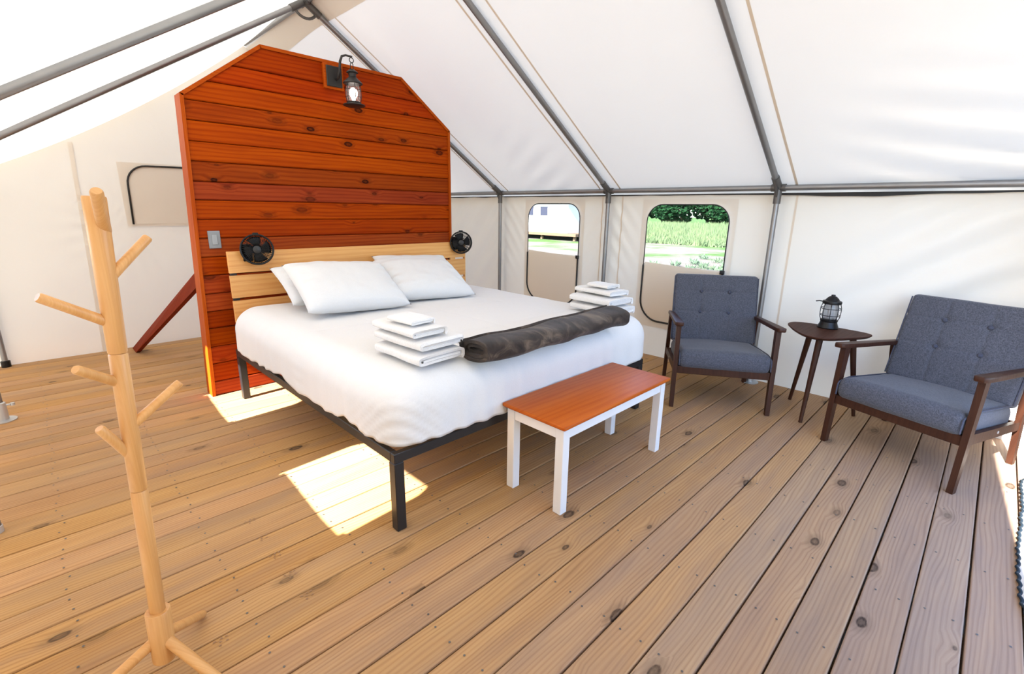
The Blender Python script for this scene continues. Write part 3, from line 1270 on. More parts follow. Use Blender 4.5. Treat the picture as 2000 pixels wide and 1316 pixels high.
for z0, z1 in ((.905, 1.052), (.732, .888), (.557, .712)):
    bm = bmesh.new()
    box(bm, (-1.0425, -.012, -(z1 - z0) / 2), (1.0425, .012, (z1 - z0) / 2), .0025)
    o = obj('headboard_slat', bm, M['slat'], bed)
    o.location = ((HX0 + HX1) / 2, HY - .008, (z0 + z1) / 2)
for z0, z1 in ((.888, .905), (.712, .732)):
    for x in (HX1 - .012, HX1 - .155):
        bm = bmesh.new()
        box(bm, (x - .03 if x < HX1 - .1 else x - .0, HY - .018, z0 + .0003), (x + .03 if x < HX1 - .1 else HX1 - .001, HY + .003, z1 - .0003))
        obj('spacer', bm, M['slat'], bed)

# ---- comforter
CX0, CX1, CY0, CY1, CZ0, CZ1 = 0.905, 2.945, 1.562, 3.665, 0.382, 0.685
cmf = bmesh.new()
bmesh.ops.create_cube(cmf, size=2.0)
NX, NY, NZ_ = 150, 150, 22


def rbox(bm, lo, hi, n, r, disp):
    lo, hi = Vector(lo), Vector(hi)
    cen = (lo + hi) / 2
    half = (hi - lo) / 2
    seen = {}

    def vert(p):
        key = (round(p.x, 5), round(p.y, 5), round(p.z, 5))
        if key not in seen:
            q = Vector((p.x * half.x, p.y * half.y, p.z * half.z))
            inner = Vector([max(-(half[i] - r[i]), min(half[i] - r[i], q[i])) for i in range(3)])
            d = q - inner
            dd = Vector([d[i] / r[i] for i in range(3)])
            if dd.length > 1e-9:
                # squircle-ish normal
                m_ = max(abs(k) for k in dd)
                ln = dd.length
                dn = dd / ln
                dd = dn * m_
                nrm = Vector([dn[i] / r[i] for i in range(3)]).normalized()
            else:
                nrm = Vector((0, 0, 1 if p.z > 0 else -1))
            w = inner + Vector([dd[i] * r[i] for i in range(3)])
            seen[key] = bm.verts.new(disp(cen + w, nrm))
        return seen[key]

    def face(fix, s, a, b, na, nb):
        for i in range(na):
            for j in range(nb):
                ps = []
                for di, dj in ((0, 0), (1, 0), (1, 1), (0, 1)):
                    p = [0, 0, 0]
                    p[fix] = s
                    p[a] = -1 + 2 * (i + di) / na
                    p[b] = -1 + 2 * (j + dj) / nb
                    ps.append(vert(Vector(p)))
                if len(set(ps)) >= 3:
                    try:
                        bm.faces.new(ps)
                    except ValueError:
                        pass
    for s in (-1, 1):
        face(0, s, 1, 2, n[1], n[2])
        face(1, s, 0, 2, n[0], n[2])
        face(2, s, 0, 1, n[0], n[1])


def cdisp(p, nrm):
    p = p.copy()
    if p.z < CZ0:
        p.z = CZ0
    up_ = max(0, nrm.z)
    side = sqrt(max(0, 1 - nrm.z * nrm.z))
    # soft puff of the top
    d = 0.006 * nz(p.x * 1.6, p.y * 1.6, 1.2) + 0.003 * nz(p.x * 5, p.y * 5, 2.2)
    # faint channel stitching across the top
    for ys in (2.05, 2.60, 3.15):
        d -= 0.0035 * exp(-((p.y - ys - .01 * nz(p.x * 2)) / .012) ** 2) * up_
    for xs in (1.42, 1.95, 2.48):
        d -= 0.0025 * exp(-((p.x - xs) / .012) ** 2) * up_
    hz = (CZ1 - p.z) / (CZ1 - CZ0)
    # hanging sides: pleats and bulge
    per = p.x + p.y
    d += side * (0.0035 * sin(per * 41 + 4 * nz(per * 2, 0, 4)) * (0.2 + hz) + 0.008 * nz(per * 4, p.z * 2, 7))
    # gathers at the near foot corner
    q = exp(-(((p.x - CX0) / .30) ** 2 + ((p.y - CY0) / .34) ** 2))
    d += side * q * (0.0048 * sstep(.15, .6, hz) * sin((per * 1.0 + p.z * 0.9) * 92 + 2.5 * nz(per * 4, p.z * 4)))
    # hospital fold line on the left side
    if nrm.x < -.5:
        d += -0.006 * exp(-((p.y - 2.07) / .010) ** 2)
        d += 0.004 * exp(-((p.y - 2.5) / .07) ** 2) * sin(p.z * 95) * hz
    if nrm.y < -.5:
        d += -0.004 * exp(-((p.x - 1.62) / .008) ** 2)
    p += nrm * d
    # wandering hem
    if hz > .5:
        p.z += (hz - .5) * 2 * (0.011 * nz(per * 3.1, 3.3) + 0.009 * nz(per * 11, 1.3) + .006)
        if nrm.x < -.3:
            p.z += (hz - .5) * 2 * 0.035 * (exp(-((p.y - 2.75) / .14) ** 2) + .8 * exp(-((p.y - 1.98) / .09) ** 2))
    return p


cmf.clear()
rbox(cmf, (CX0, CY0, CZ0 - .15), (CX1, CY1, CZ1), (NX, NY, NZ_), (.15, .15, .15), cdisp)
cm = obj('comforter', cmf, M['linen'], None, True)
tag(cm, 'white comforter spread over the mattress and hanging to the black bed rail', 'bedding')


# ---- pillows
def make_pillow(label, cx, by, bz, wid, hgt, thick, lean, yawp, rollp, seed):
    bm = bmesh.new()

    def surf(sign):
        def f(u, v):
            a, b = 2 * u - 1, 2 * v - 1
            e = (1 - abs(a) ** 3.2) * (1 - abs(b) ** 3.2)
            t = thick / 2 * max(0, e) ** 0.48
            pin = 1 - 0.055 * (1 - abs(a) ** 2) * 0 - 0.0
            x = a * wid / 2 * (1 - .045 * (1 - b * b)) + 0
            y = b * hgt / 2 * (1 - .06 * (1 - a * a))
            w = .006 * nz(a * 2.6 + seed, b * 2.6, 1) + .004 * nz(a * 6 + seed, b * 5, 8) + .010 * (abs(a) ** 2) * nz(a * 1.2 + seed, b * 6, 5) * max(0, e) ** .3
            w += .006 * exp(-((abs(a) - .86) / .12) ** 2) * sin(b * 16 + seed + 4 * a) * max(0, e) ** .3
            return Vector((x, y, sign * (t + (w if e > 0 else 0))))
        return f
    grid(bm, 44, 34, surf(1))
    grid(bm, 44, 34, surf(-1))
    bmesh.ops.remove_doubles(bm, verts=bm.verts, dist=.0008)
    o = obj('pillow', bm, M['pillow'], None, True)
    # local: y up the pillow, z out of its face (toward the foot)
    rot = Matrix.Rotation(yawp, 4, 'Z') @ Matrix.Rotation(lean, 4, 'X') @ Matrix.Rotation(rollp, 4, 'Z')
    base = Vector((cx, by, bz))
    o.matrix_world = Matrix.Translation(base + rot.to_3x3() @ Vector((0, hgt / 2, 0))) @ rot
    tag(o, label, 'pillow')
    return o


make_pillow('white pillow lying furthest left, mostly behind the front left pillow', 1.500, 3.160, .725, .68, .45, .14, radians(27), radians(2), radians(-3), 5.0)
make_pillow('white pillow at the back right, only its top edge above the front right pillow', 2.270, 3.185, .728, .68, .46, .13, radians(30), radians(-2), radians(-5), 9.0)
make_pillow('plump white front pillow on the right half of the bed', 2.115, 2.890, .722, .67, .52, .17, radians(25), radians(-3), radians(-6), 3.0)
make_pillow('plump white front pillow on the left half of the bed, nearest the camera', 1.475, 2.820, .726, .70, .53, .18, radians(27), radians(1), radians(-5), 1.0)


# ---- folded cloths: a flattened spiral swept along its length
def spiral_path(w, h, t, turns, start=0.0, ex=.45, ez=.6):
    """flattened spiral, outside in; w,h = half sizes of the outer centre line"""
    P = []
    N = int(turns * 44)
    for k in range(N + 1):
        f = k / 44
        shrink = t * f
        hh_ = max(h - shrink, .0015)
        ww = max(w - shrink * .9, hh_)
        a = start + 2 * pi * f
        c_, s_ = cos(a), sin(a)
        P.append((ww * math.copysign(abs(c_) ** ex, c_), hh_ * math.copysign(abs(s_) ** ez, s_)))
    return P


def folded(label, name, cat, cx, cy, cz, w, ln, h, t, turns, rotz, mat, seed, start=-pi / 2, group=None, shape=None, nl=24, amp=.004, ex=.40, ez=.34, recess=.008):
    P = spiral_path(w - t / 2, h / 2 - t / 2, t * 1.06, turns, start, ex, ez)
    n = len(P)
    # normals of the centre line
    outer, inner = [], []
    for i in range(n):
        a, b = P[max(0, i - 1)], P[min(n - 1, i + 1)]
        dx, dz = b[0] - a[0], b[1] - a[1]
        l_ = sqrt(dx * dx + dz * dz) or 1
        nx, nz_ = dz / l_, -dx / l_
        outer.append((P[i][0] + nx * t / 2 * .94, P[i][1] + nz_ * t / 2 * .94))
        inner.append((P[i][0] - nx * t / 2 * .94, P[i][1] - nz_ * t / 2 * .94))
    loop = outer + inner[::-1]
    bm = bmesh.new()
    rings = []
    for k in range(nl + 1):
        v = k / nl
        s = (v - .5) * ln
        ends = abs(2 * v - 1)
        ring = []
        for i, (x, z) in enumerate(loop):
            ee = .010 * nz(i * .02 + seed, k * .2)
            px, pz = x, z
            ic = (i if i < n else 2 * n - 1 - i) / n
            ee += -math.copysign(recess * ic * ends ** 12, 2 * v - 1)
            px += amp * nz(s * 6 + seed, z * 30, x * 4)
            pz += amp * .8 * nz(s * 5, x * 8 + seed, 3)
            if shape:
                px, pz = shape(v, px, pz)
            q = Vector((px, s + (ee if 0 < k < nl else ee * 1.3), pz + h / 2))
            ring.append(bm.verts.new(q))
        rings.append(ring)
    m_ = len(loop)
    for k in range(nl):
        for i in range(m_):
            j = (i + 1) % m_
            bm.faces.new((rings[k][i], rings[k][j], rings[k + 1][j], rings[k + 1][i]))
    for ring in (rings[0], rings[-1]):
        for i in range(n - 1):
            bm.faces.new((ring[i], ring[i + 1], ring[m_ - 2 - i], ring[m_ - 1 - i]))
    o = obj(name, bm, mat, None, True, angle=60)
    o.location = (cx, cy, cz)
    o.rotation_euler = (0, 0, rotz)
    tag(o, label, cat, group)
    return o


def stack(cx, cy, z, mirror, where, nm):
    g = 'folded towels ' + nm
    rz = radians(2 if not mirror else -6)
    sg = -1 if mirror else 1
    st = -pi * .22
    folded('white bath towel at the bottom of the %s' % where, 'bath_towel', 'towel', cx, cy, z, .135, .36, .060, .0135, 2.0, rz, M['terry'], 1 + cx, st, group=g)
    folded('white bath towel second from the bottom of the %s' % where, 'bath_towel', 'towel', cx + .008 * sg, cy + .012, z + .0595, .130, .355, .056, .0130, 2.0, rz + .03, M['terry'], 2 + cx, st, group=g)
    folded('white hand towel below the washcloth on the %s' % where, 'hand_towel', 'towel', cx - .026 * sg, cy + .035, z + .115, .098, .33, .045, .0110, 1.9, rz - .02, M['terry'], 3 + cx, st, group=g)
    folded('small white folded washcloth topping the %s' % where, 'washcloth', 'towel', cx - .022 * sg, cy + .020, z + .1595, .070, .185, .032, .0085, 1.7, rz + .06, M['terry'], 4 + cx, st, group=g)


stack(1.213, 1.822, .690, False, 'stack left of the throw', 'left of the brown throw')
stack(2.735, 1.850, .690, True, 'stack behind the throw by the window', 'right of the brown throw')


def bshape(v, x, z):
    k = 0.92 + 0.14 * sin(pi * v) + .05 * nz(v * 5, 2.0)
    hz = 0.95 + .10 * nz(v * 6, 7.0)
    return x * k + .016 * sin(v * 6.0), z * hz + (.014 * sstep(.8, 1, v) if z > 0 else 0)


folded('brown-grey plush throw rolled up across the foot of the bed', 'throw_blanket', 'blanket', 1.915, 1.572, .676, .112, 1.15, .128, .017, 3.4,
       radians(-91.0), M['plush'], 11.0, pi * .8, shape=bshape, nl=80, amp=.012, ex=.8, ez=.85, recess=.035)

# ---- clip fans on the headboard
def make_fan(label, loc, target, group=None, tilt=0):
    f = thing('clip_fan', label, 'fan', loc, 0)
    d = (Vector(target) - Vector(loc))
    d.normalize()
    rot = d.to_track_quat('Z', 'Y').to_matrix().to_4x4()
    R_ = .100

    def place(o):
        o.matrix_local = rot
        return o
    bm = bmesh.new()
    for r, z, tr in ((R_, 0, .0065), (R_ * .985, -.045, .005)):
        tube(bm, [(r * cos(k * 2 * pi / 40), r * sin(k * 2 * pi / 40), z) for k in range(40)], tr, 8, True)
    lathe(bm, [(R_ - .002, 0), (R_ + .001, -.01), (R_, -.044), (R_ - .004, -.044), (R_ - .006, -.01)], (0, 0, 0), 40)
    box(bm, (-.018, R_ - .004, -.03), (.018, R_ + .014, .006), .004)
    place(obj('rim', bm, M['black_plastic'], f, True, angle=40))
    bm = bmesh.new()
    for k in range(44):
        a = k * 2 * pi / 44
        tube(bm, [(.026 * cos(a), .026 * sin(a), .017), (.062 * cos(a + .10), .062 * sin(a + .10), .013), (R_ * cos(a + .2), R_ * sin(a + .2), .002)], .0019, 4)
    for r, z in ((.045, .0155), (.072, .011)):
        tube(bm, [(r * cos(k * 2 * pi / 30), r * sin(k * 2 * pi / 30), z) for k in range(30)], .0014, 4, True)
    place(obj('grille', bm, M['black_plastic'], f, True))
    bm = bmesh.new()
    lathe(bm, [(0, .022), (.020, .021), (.027, .016), (.027, .008), (0, .008)], (0, 0, 0), 24)
    place(obj('badge_cap', bm, M['black_metal'], f, True, angle=40))
    for k in range(4):
        bm = bmesh.new()
        a0 = k * pi / 2

        def bl(u, v, a0=a0):
            r = .016 + .072 * u
            a = a0 + (v - .5) * (1.25 - .15 * u) + .25 * u
            return Vector((r * cos(a), r * sin(a), -.022 + (v - .5) * .024 * (1 - .3 * u)))
        grid(bm, 6, 6, bl)
        geom = bm.faces[:]
        bmesh.ops.solidify(bm, geom=geom, thickness=.0016)
        place(obj('blade', bm, M['black_plastic'], f, True))
    bm = bmesh.new()
    lathe(bm, [(0, -.012), (.017, -.014), (.019, -.03), (.030, -.04), (.034, -.052), (.032, -.085), (.018, -.095), (0, -.096)], (0, 0, 0), 24)
    for k in range(20):
        a = k * 2 * pi / 20
        tube(bm, [(R_ * .98 * cos(a), R_ * .98 * sin(a), -.045), (.07 * cos(a), .07 * sin(a), -.056), (.03 * cos(a), .03 * sin(a), -.056)], .0014, 4)
    place(obj('motor_housing', bm, M['black_plastic'], f, True, angle=40))
    # clamp gripping the top slat
    bm = bmesh.new()
    cl = Vector(((1.075 if loc[0] < 2 else 2.915), HY, 1.052)) - Vector(loc)
    box(bm, cl + Vector((-.030, -.034, -.070)), cl + Vector((.030, -.0215, .046)), .004)
    box(bm, cl + Vector((-.030, .0055, -.060)), cl + Vector((.030, .018, .046)), .004)
    box(bm, cl + Vector((-.026, -.034, .012)), cl + Vector((.026, .018, .040)), .004)
    back = rot.to_3x3() @ Vector((0, 0, -.085))
    tube(bm, [cl + Vector((0, -.01, .035)), cl.lerp(back, .5) + Vector((0, 0, .02)), back], .011, 10)
    obj('clamp', bm, M['black_plastic'], f, True, angle=40)
    return f


make_fan('black clip-on fan at the left end of the headboard', (1.118, 3.600, 1.066), (0.0, 0.2, 1.25))
make_fan('black clip-on fan at the right end of the headboard', (2.925, 3.610, 1.050), (0.6, 0.0, 1.20))

# ================================================================== BENCH
be = thing('bench', 'small bench with honey pine top and white painted legs at the bed foot', 'bench', (1.978, 1.360, 0), 0)
bx, by_ = .455, .175
bm = bmesh.new()
box(bm, (-.475, -.195, .433), (.475, .195, .453), .007, 3)
obj('seat', bm, M['bench_top'], be, True, angle=40)
for sx in (-1, 1):
    for sy in (-1, 1):
        bm = bmesh.new()
        x0, y0 = sx * (bx - .022), sy * (by_ - .022)
        box(bm, (x0 - .023, y0 - .023, .001), (x0 + .023, y0 + .023, .4325), .002)
        obj('leg', bm, M['white_paint'], be)
for sy in (-1, 1):
    bm = bmesh.new()
    y0 = sy * (by_ - .012)
    box(bm, (-bx + .046, y0 - .009, .375), (bx - .046, y0 + .009, .4325), .002)
    obj('apron', bm, M['white_paint'], be)
for sx in (-1, 1):
    bm = bmesh.new()
    x0 = sx * (bx - .012)
    box(bm, (x0 - .009, -by_ + .046, .375), (x0 + .009, by_ - .046, .4325), .002)
    obj('apron', bm, M['white_paint'], be)


# ================================================================== ARMCHAIRS
def quad_bar(bm, pts0, pts1):
    A = [bm.verts.new(p) for p in pts0]
    B = [bm.verts.new(p) for p in pts1]
    bm.faces.new(A[::-1])
    bm.faces.new(B)
    for i in range(4):
        j = (i + 1) % 4
        bm.faces.new((A[i], A[j], B[j], B[i]))


def leg_bar(bm, p, q, w0, d0, w1, d1):
    p, q = Vector(p), Vector(q)
    f = lambda c, w, d: [c + Vector((-w / 2, -d / 2, 0)), c + Vector((w / 2, -d / 2, 0)), c + Vector((w / 2, d / 2, 0)), c + Vector((-w / 2, d / 2, 0))]
    quad_bar(bm, f(p, w0, d0), f(q, w1, d1))


def make_chair(label, loc, rotz, group):
    ch = thing('armchair', label, 'armchair', loc, rotz, group)
    hw = .318
    for s in (-1, 1):
        bm = bmesh.new()
        leg_bar(bm, (s * hw, .0, .001), (s * hw, .035, .600), .028, .036, .030, .052)
        bevel_all(bm, .005, 2)
        obj('front_leg', bm, M['walnut'], ch, True, angle=40)
        bm = bmesh.new()
        leg_bar(bm, (s * hw, .690, .001), (s * hw, .585, .578), .028, .034, .030, .050)
        bevel_all(bm, .005, 2)
        obj('rear_leg', bm, M['walnut'], ch, True, angle=40)
        # arm rest: flat paddle, wider and rounded at the front
        bm = bmesh.new()
        outl = [(-.026, -.040), (-.034, -.020), (-.034, .10), (-.026, .40), (-.022, .640), (.020, .640), (.022, .40), (.024, .10), (.024, -.020), (.016, -.040)]
        zf = lambda y: .606 - .048 * (y / .64)
        prism(bm, outl, lambda p: Vector((s * (hw - .002) + s * -p[0] * 1.0, p[1], zf(p[1]) - .006)), lambda p: Vector((s * (hw - .002) + s * -p[0], p[1], zf(p[1]) + .022)))
        bmesh.ops.recalc_face_normals(bm, faces=bm.faces)
        bevel_all(bm, .006, 2)
        obj('armrest', bm, M['walnut'], ch, True, angle=40)
        bm = bmesh.new()
        quad_bar(bm, [Vector((s * hw - .011, .03, .262)), Vector((s * hw + .011, .03, .262)), Vector((s * hw + .011, .03, .318)), Vector((s * hw - .011, .03, .318))],
                 [Vector((s * hw - .011, .615, .225)), Vector((s * hw + .011, .615, .225)), Vector((s * hw + .011, .615, .275)), Vector((s * hw - .011, .615, .275))])
        bevel_all(bm, .003, 1)
        rail_o = obj('side_rail', bm, M['walnut'], ch)
        bm = bmesh.new()
        rod(bm, (s * (hw + .010), .34, .27), (s * (hw + .0135), .34, .27), .008, None, 12)
        obj('bolt', bm, M['steel_pale'], rail_o)
    bm = bmesh.new()
    box(bm, (-hw + .014, .004, .252), (hw - .014, .026, .306), .003)
    obj('front_rail', bm, M['walnut'], ch)
    bm = bmesh.new()
    box(bm, (-hw + .014, .585, .225), (hw - .014, .607, .275), .003)
    obj('back_rail', bm, M['walnut'], ch)
    bm = bmesh.new()
    quad_bar(bm, [Vector((-hw + .012, .028, .272)), Vector((hw - .012, .028, .272)), Vector((hw - .012, .028, .294)), Vector((-hw + .012, .028, .294))],
             [Vector((-hw + .012, .584, .226)), Vector((hw - .012, .584, .226)), Vector((hw - .012, .584, .246)), Vector((-hw + .012, .584, .246))])
    obj('seat_base', bm, M['walnut'], ch)
    # seat cushion
    bm = bmesh.new()

    def sdisp(p, n):
        p = p.copy()
        crown = .022 * max(0, n.z) * cos(p.x / .30 * 1.25) * (0.6 + .4 * cos((p.y - .28) / .32 * 1.3))
        p += n * (.0025 * nz(p.x * 6, p.y * 6, p.z * 6))
        p.z += crown - .055 * (p.y / .6)
        if n.y < -.4:
            p.y -= .012 * cos(p.x / .30 * 1.2)
        return p
    rbox(bm, (-.303, -.012, .296), (.303, .575, .418), (34, 30, 10), (.035, .045, .050), sdisp)
    sc = obj('seat_cushion', bm, M['grey_fabric'], ch, True)
    for s in (-1, 1):
        bm = bmesh.new()
        P = []
        for k in range(25):
            t = k / 24
            if t < .25:
                a = t / .25
                P.append((s * .296, -.016 + .002 * a, .318 + .075 * a))
            else:
                a = (t - .25) / .75
                y = -.014 + .57 * a
                P.append((s * .296, y + .010, .398 + .024 * sin(min(1, a * 5) * pi / 2) - .055 * y / .6 - .004))
        tube(bm, P, .0045, 6)
        obj('piping', bm, M['piping'], sc, True)
    # back cushion, leaning, with tufting creases and four buttons
    bm = bmesh.new()
    H_, T_ = .545, .085

    def bdisp(p, n):
        p = p.copy()
        d = .010 * cos(p.x / .31 * 1.3) * cos((p.z - .27) / .27 * 1.3) * (1 if abs(n.y) > .5 else 0)
        if n.y < -.3:
            for cx_ in (-.105, .105):
                d -= .0045 * exp(-((p.x - cx_) / .007) ** 2)
                for cz_ in (.245, .408):
                    rr = ((p.x - cx_) ** 2 + (p.z - cz_) ** 2)
                    d -= .012 * exp(-rr / .0007)
            for cz_ in (.245, .408):
                d -= .0035 * exp(-((p.z - cz_) / .007) ** 2)
        p += n * (d + .0015 * nz(p.x * 7, p.z * 7, 1))
        return p
    rbox(bm, (-.312, -T_ / 2, 0), (.312, T_ / 2, H_), (90, 8, 76), (.028, .036, .028), bdisp)
    rotb = Matrix.Translation(Vector((0, .548, .352))) @ Matrix.Rotation(radians(-15.0), 4, 'X')
    bc = obj('back_cushion', bm, M['grey_fabric'], ch, True)
    bc.matrix_local = rotb
    for cx_ in (-.105, .105):
        for cz_ in (.245, .408):
            bm = bmesh.new()
            lathe(bm, [(0, .0115), (.006, .011), (.011, .008), (.0135, .002), (.012, -.004), (0, -.006)], (0, 0, 0), 16)
            o = obj('button', bm, M['piping'], bc, True)
            o.matrix_local = Matrix.Translation(Vector((cx_, -T_ / 2 + .004, cz_))) @ Matrix.Rotation(radians(90), 4, 'X')
    for s in (-1, 1):
        bm = bmesh.new()
        P = [(s * .309, -T_ / 2 + .008, .02 + (H_ - .04) * k / 12) for k in range(13)]
        tube(bm, P, .004, 6)
        obj('piping', bm, M['piping'], bc, True)
    return ch


u_a = math.atan2(-.84753909, .53073298)
ch1 = make_chair('grey button-back armchair in front of the canvas window, next to the bed', (3.281, 1.186, 0), u_a, 'grey button-back armchairs')
u_b = math.atan2(-.94937956, -.31413126)
dup(ch1, (3.212, .233, 0), u_b, 'grey button-back armchair at the right, between the side table and the door')

# ================================================================== SIDE TABLE
TZ = .600
st = thing('side_table', 'dark walnut side table with rounded triangular top between the two armchairs', 'side table', (3.745, .705, 0))
bm = bmesh.new()
corner = [(3.800, .850), (3.800, .540), (3.575, .715)]
rad = [.125, .085, .120]
cen = Vector((3.74, .70))
outl = []
N = 96
for k in range(N):
    a = 2 * pi * k / N
    d = Vector((cos(a), sin(a)))
    # smooth support-function blend of three discs
    sup = [(Vector(c) - cen).dot(d) + r for c, r in zip(corner, rad)]
    mx_ = max(sup)
    w = [exp((s_ - mx_) * 16) for s_ in sup]
    tw = sum(w)
    p = Vector((0, 0))
    for c, r, wk in zip(corner, rad, w):
        p += (Vector(c) + d * r) * (wk / tw)
    outl.append((p.x - 3.745, p.y - .705))
rings = []
for sc_, z in ((.93, TZ - .020), (1.0, TZ - .006), (1.0, TZ - .002), (.993, TZ)):
    rings.append([bm.verts.new((x * sc_, y * sc_, z)) for x, y in outl])
for A, B in zip(rings[:-1], rings[1:]):
    for k in range(N):
        j = (k + 1) % N
        bm.faces.new((A[k], A[j], B[j], B[k]))
bm.faces.new(rings[0][::-1])
bm.faces.new(rings[-1])
obj('top', bm, M['walnut_top'], st, True, angle=40)
for (fx, fy2) in ((3.900, .895), (3.492, .716), (3.892, .488)):
    tx, ty = 3.745 + (fx - 3.745) * .60, .705 + (fy2 - .705) * .60
    bm = bmesh.new()
    rod(bm, (fx - 3.745, fy2 - .705, .001), (tx - 3.745, ty - .705, TZ - .021), .0115, .021, 16)
    obj('leg', bm, M['walnut'], st, True, angle=40)
    bm = bmesh.new()
    box(bm, (tx - 3.745 - .035, ty - .705 - .035, TZ - .034), (tx - 3.745 + .035, ty - .705 + .035, TZ - .0205), .004)
    obj('leg_block', bm, M['walnut'], st)

# ---- camping lantern
cl_ = thing('camping_lantern', 'black camping lantern with a wire cage on the side table', 'lantern', (3.838, .728, TZ + .0005))
bm = bmesh.new()
lathe(bm, [(0, 0), (.062, 0), (.064, .006), (.060, .016), (.054, .030), (.050, .044), (.053, .050), (.053, .058), (.044, .064), (0, .064)], (0, 0, 0), 32)
obj('base', bm, M['black_plastic'], cl_, True, angle=35)
bm = bmesh.new()
lathe(bm, [(.040, .064), (.046, .080), (.047, .11), (.046, .145), (.041, .166)], (0, 0, 0), 32)
obj('globe', bm, M['glass_frost'], cl_, True)
bm = bmesh.new()
lathe(bm, [(0, .064), (.016, .064), (.018, .08), (.018, .15), (0, .152)], (0, 0, 0), 16)
obj('light_core', bm, M['white_paint'], cl_, True, angle=40)
bm = bmesh.new()
for r, z in ((.0595, .090), (.0605, .136)):
    tube(bm, [(r * cos(k * 2 * pi / 32), r * sin(k * 2 * pi / 32), z) for k in range(32)], .0026, 6, True)
for k in range(8):
    a = k * pi / 4 + .2
    tube(bm, [(r * cos(a), r * sin(a), z) for r, z in ((.050, .056), (.058, .078), (.060, .11), (.060, .14), (.052, .168))], .0024, 6)
obj('cage', bm, M['black_metal'], cl_, True)
bm = bmesh.new()
lathe(bm, [(0, .232), (.012, .230), (.013, .222), (.022, .218), (.036, .204), (.043, .192), (.056, .188), (.058, .180), (.056, .168), (.040, .165), (0, .165)], (0, 0, 0), 32)
obj('cap', bm, M['black_plastic'], cl_, True, angle=35)
bm = bmesh.new()
hd = Vector((-.25, .97, 0)).normalized()
tube(bm, [hd * .052 + Vector((0, 0, .180)), hd * .075 + Vector((0, 0, .183)), hd * .096 + Vector((0, 0, .178))], .004, 8)
obj('handle', bm, M['black_metal'], cl_, True)

# ================================================================== COAT RACK
dl = 1.482
zb0 = .080
base = Vector((.080, dl, zb0))
top = Vector((.080 + .047, dl + .000, 1.362))
cr = thing('coat_rack', 'pale wooden tree-shaped coat rack in the left foreground', 'coat rack', (base.x, base.y, 0))
ax = (top - Vector((base.x, base.y, zb0)))
O_ = Vector((0, 0, zb0))


def along(z):
    return O_ + ax * ((z - zb0) / (1.362 - zb0))


def zt(zv):
    """height read on the plane of the first estimate -> height on the rack's real plane"""
    return 1.355 - (1.355 - zv) * dl / 1.575


cuts = [zt(.165), zt(.580), zt(.978), 1.372]
radii = [(.0190, .0195), (.0196, .0200), (.0202, .0232)]
for (a, b), (ra, rb) in zip(zip(cuts[:-1], cuts[1:]), radii):
    bm = bmesh.new()
    p, q = along(a), along(b)
    dn = (q - p).normalized()
    tube(bm, [p + dn * .0003, p + dn * .003, q - dn * .004, q - dn * .0006], [ra - .0016, ra, rb, rb - .0018], 24)
    obj('pole_section', bm, M['beech'], cr, True, angle=40)
bm = bmesh.new()
p, q = along(zb0), along(zt(.178))
dn = (q - p).normalized()
tube(bm, [p, p + dn * .004, q - dn * .003, q, q - dn * .0002, q - dn * .012], [.026, .0295, .0305, .0285, .022, .0215], 28, cap=True)
obj('hub', bm, M['beech'], cr, True, angle=40)
for ang in (55, -57, 172):
    a = radians(ang)
    d = Vector((cos(a), sin(a), 0))
    s0 = along(zb0 + .070) + d * .018
    e0 = Vector((d.x * .228, d.y * .228, .013))
    bm = bmesh.new()
    dn = (e0 - s0).normalized()
    tube(bm, [s0, s0.lerp(e0, .5), e0 - dn * .006, e0], [.0150, .0145, .0135, .0115], 16)
    obj('foot', bm, M['beech'], cr, True, angle=50)
to_cam = Vector((-base.x, -base.y, 0)).normalized()
rgt = Vector((-to_cam.y, to_cam.x, 0))       # picture right, seen from the camera


def branch(zv, dx, dzv, dep, r=.0115):
    z0 = zt(zv)
    s0 = along(z0) + rgt * (0.010 if dx > 0 else -.010 if dx < 0 else 0)
    e0 = along(z0) + rgt * dx + to_cam * dep + Vector((0, 0, dzv))
    bm = bmesh.new()
    dn = (e0 - s0).normalized()
    tube(bm, [s0, s0.lerp(e0, .5), e0 - dn * .004, e0], [r * 1.08, r, r * .97, r * .8], 16)
    obj('branch', bm, M['beech'], cr, True, angle=50)


branch(1.290, .006, .088, .088, .0128)
branch(1.178, .096, .088, -.020)
branch(1.062, -.118, .078, .040)
branch(.900, -.078, .066, .070)
branch(.775, .122, .086, -.005)
branch(.695, -.054, .094, .030)

# ================================================================== OUTSIDE
FT = thing('safari_tent', 'white canvas cabin tent seen far off through the window by the bed', 'tent', (24.2, 19.3, 0.02))
bm = bmesh.new()
box(bm, (0, 0, -.02), (5.2, 9.0, 1.9))
obj('wall', bm, M['far_canvas'], FT)
bm = bmesh.new()
prism(bm, [(-.35, 1.86), (2.6, 3.7), (5.55, 1.86)], lambda p: Vector((p[0], -.3, p[1])), lambda p: Vector((p[0], 9.3, p[1])))
obj('roof', bm, M['far_canvas'], FT)
bm = bmesh.new()
box(bm, (-.3, -.9, -.20), (5.5, 9.4, -.03))
obj('deck', bm, M['joist'], FT)
for y in (-.7, 2, 5, 8):
    bm = bmesh.new()
    box(bm, (-.1, y, -.46), (.05, y + .15, -.20))
    obj('post', bm, M['joist'], FT)
for y in (1.68, 2.93, 4.2, 5.5):
    bm = bmesh.new()
    box(bm, (-.03, y, 1.05), (.01, y + .62, 1.58))
    obj('window', bm, M['far_window'], FT)
bm = bmesh.new()
box(bm, (1.15, -.03, 1.0), (1.95, .01, 1.6))
obj('window', bm, M['far_window'], FT)


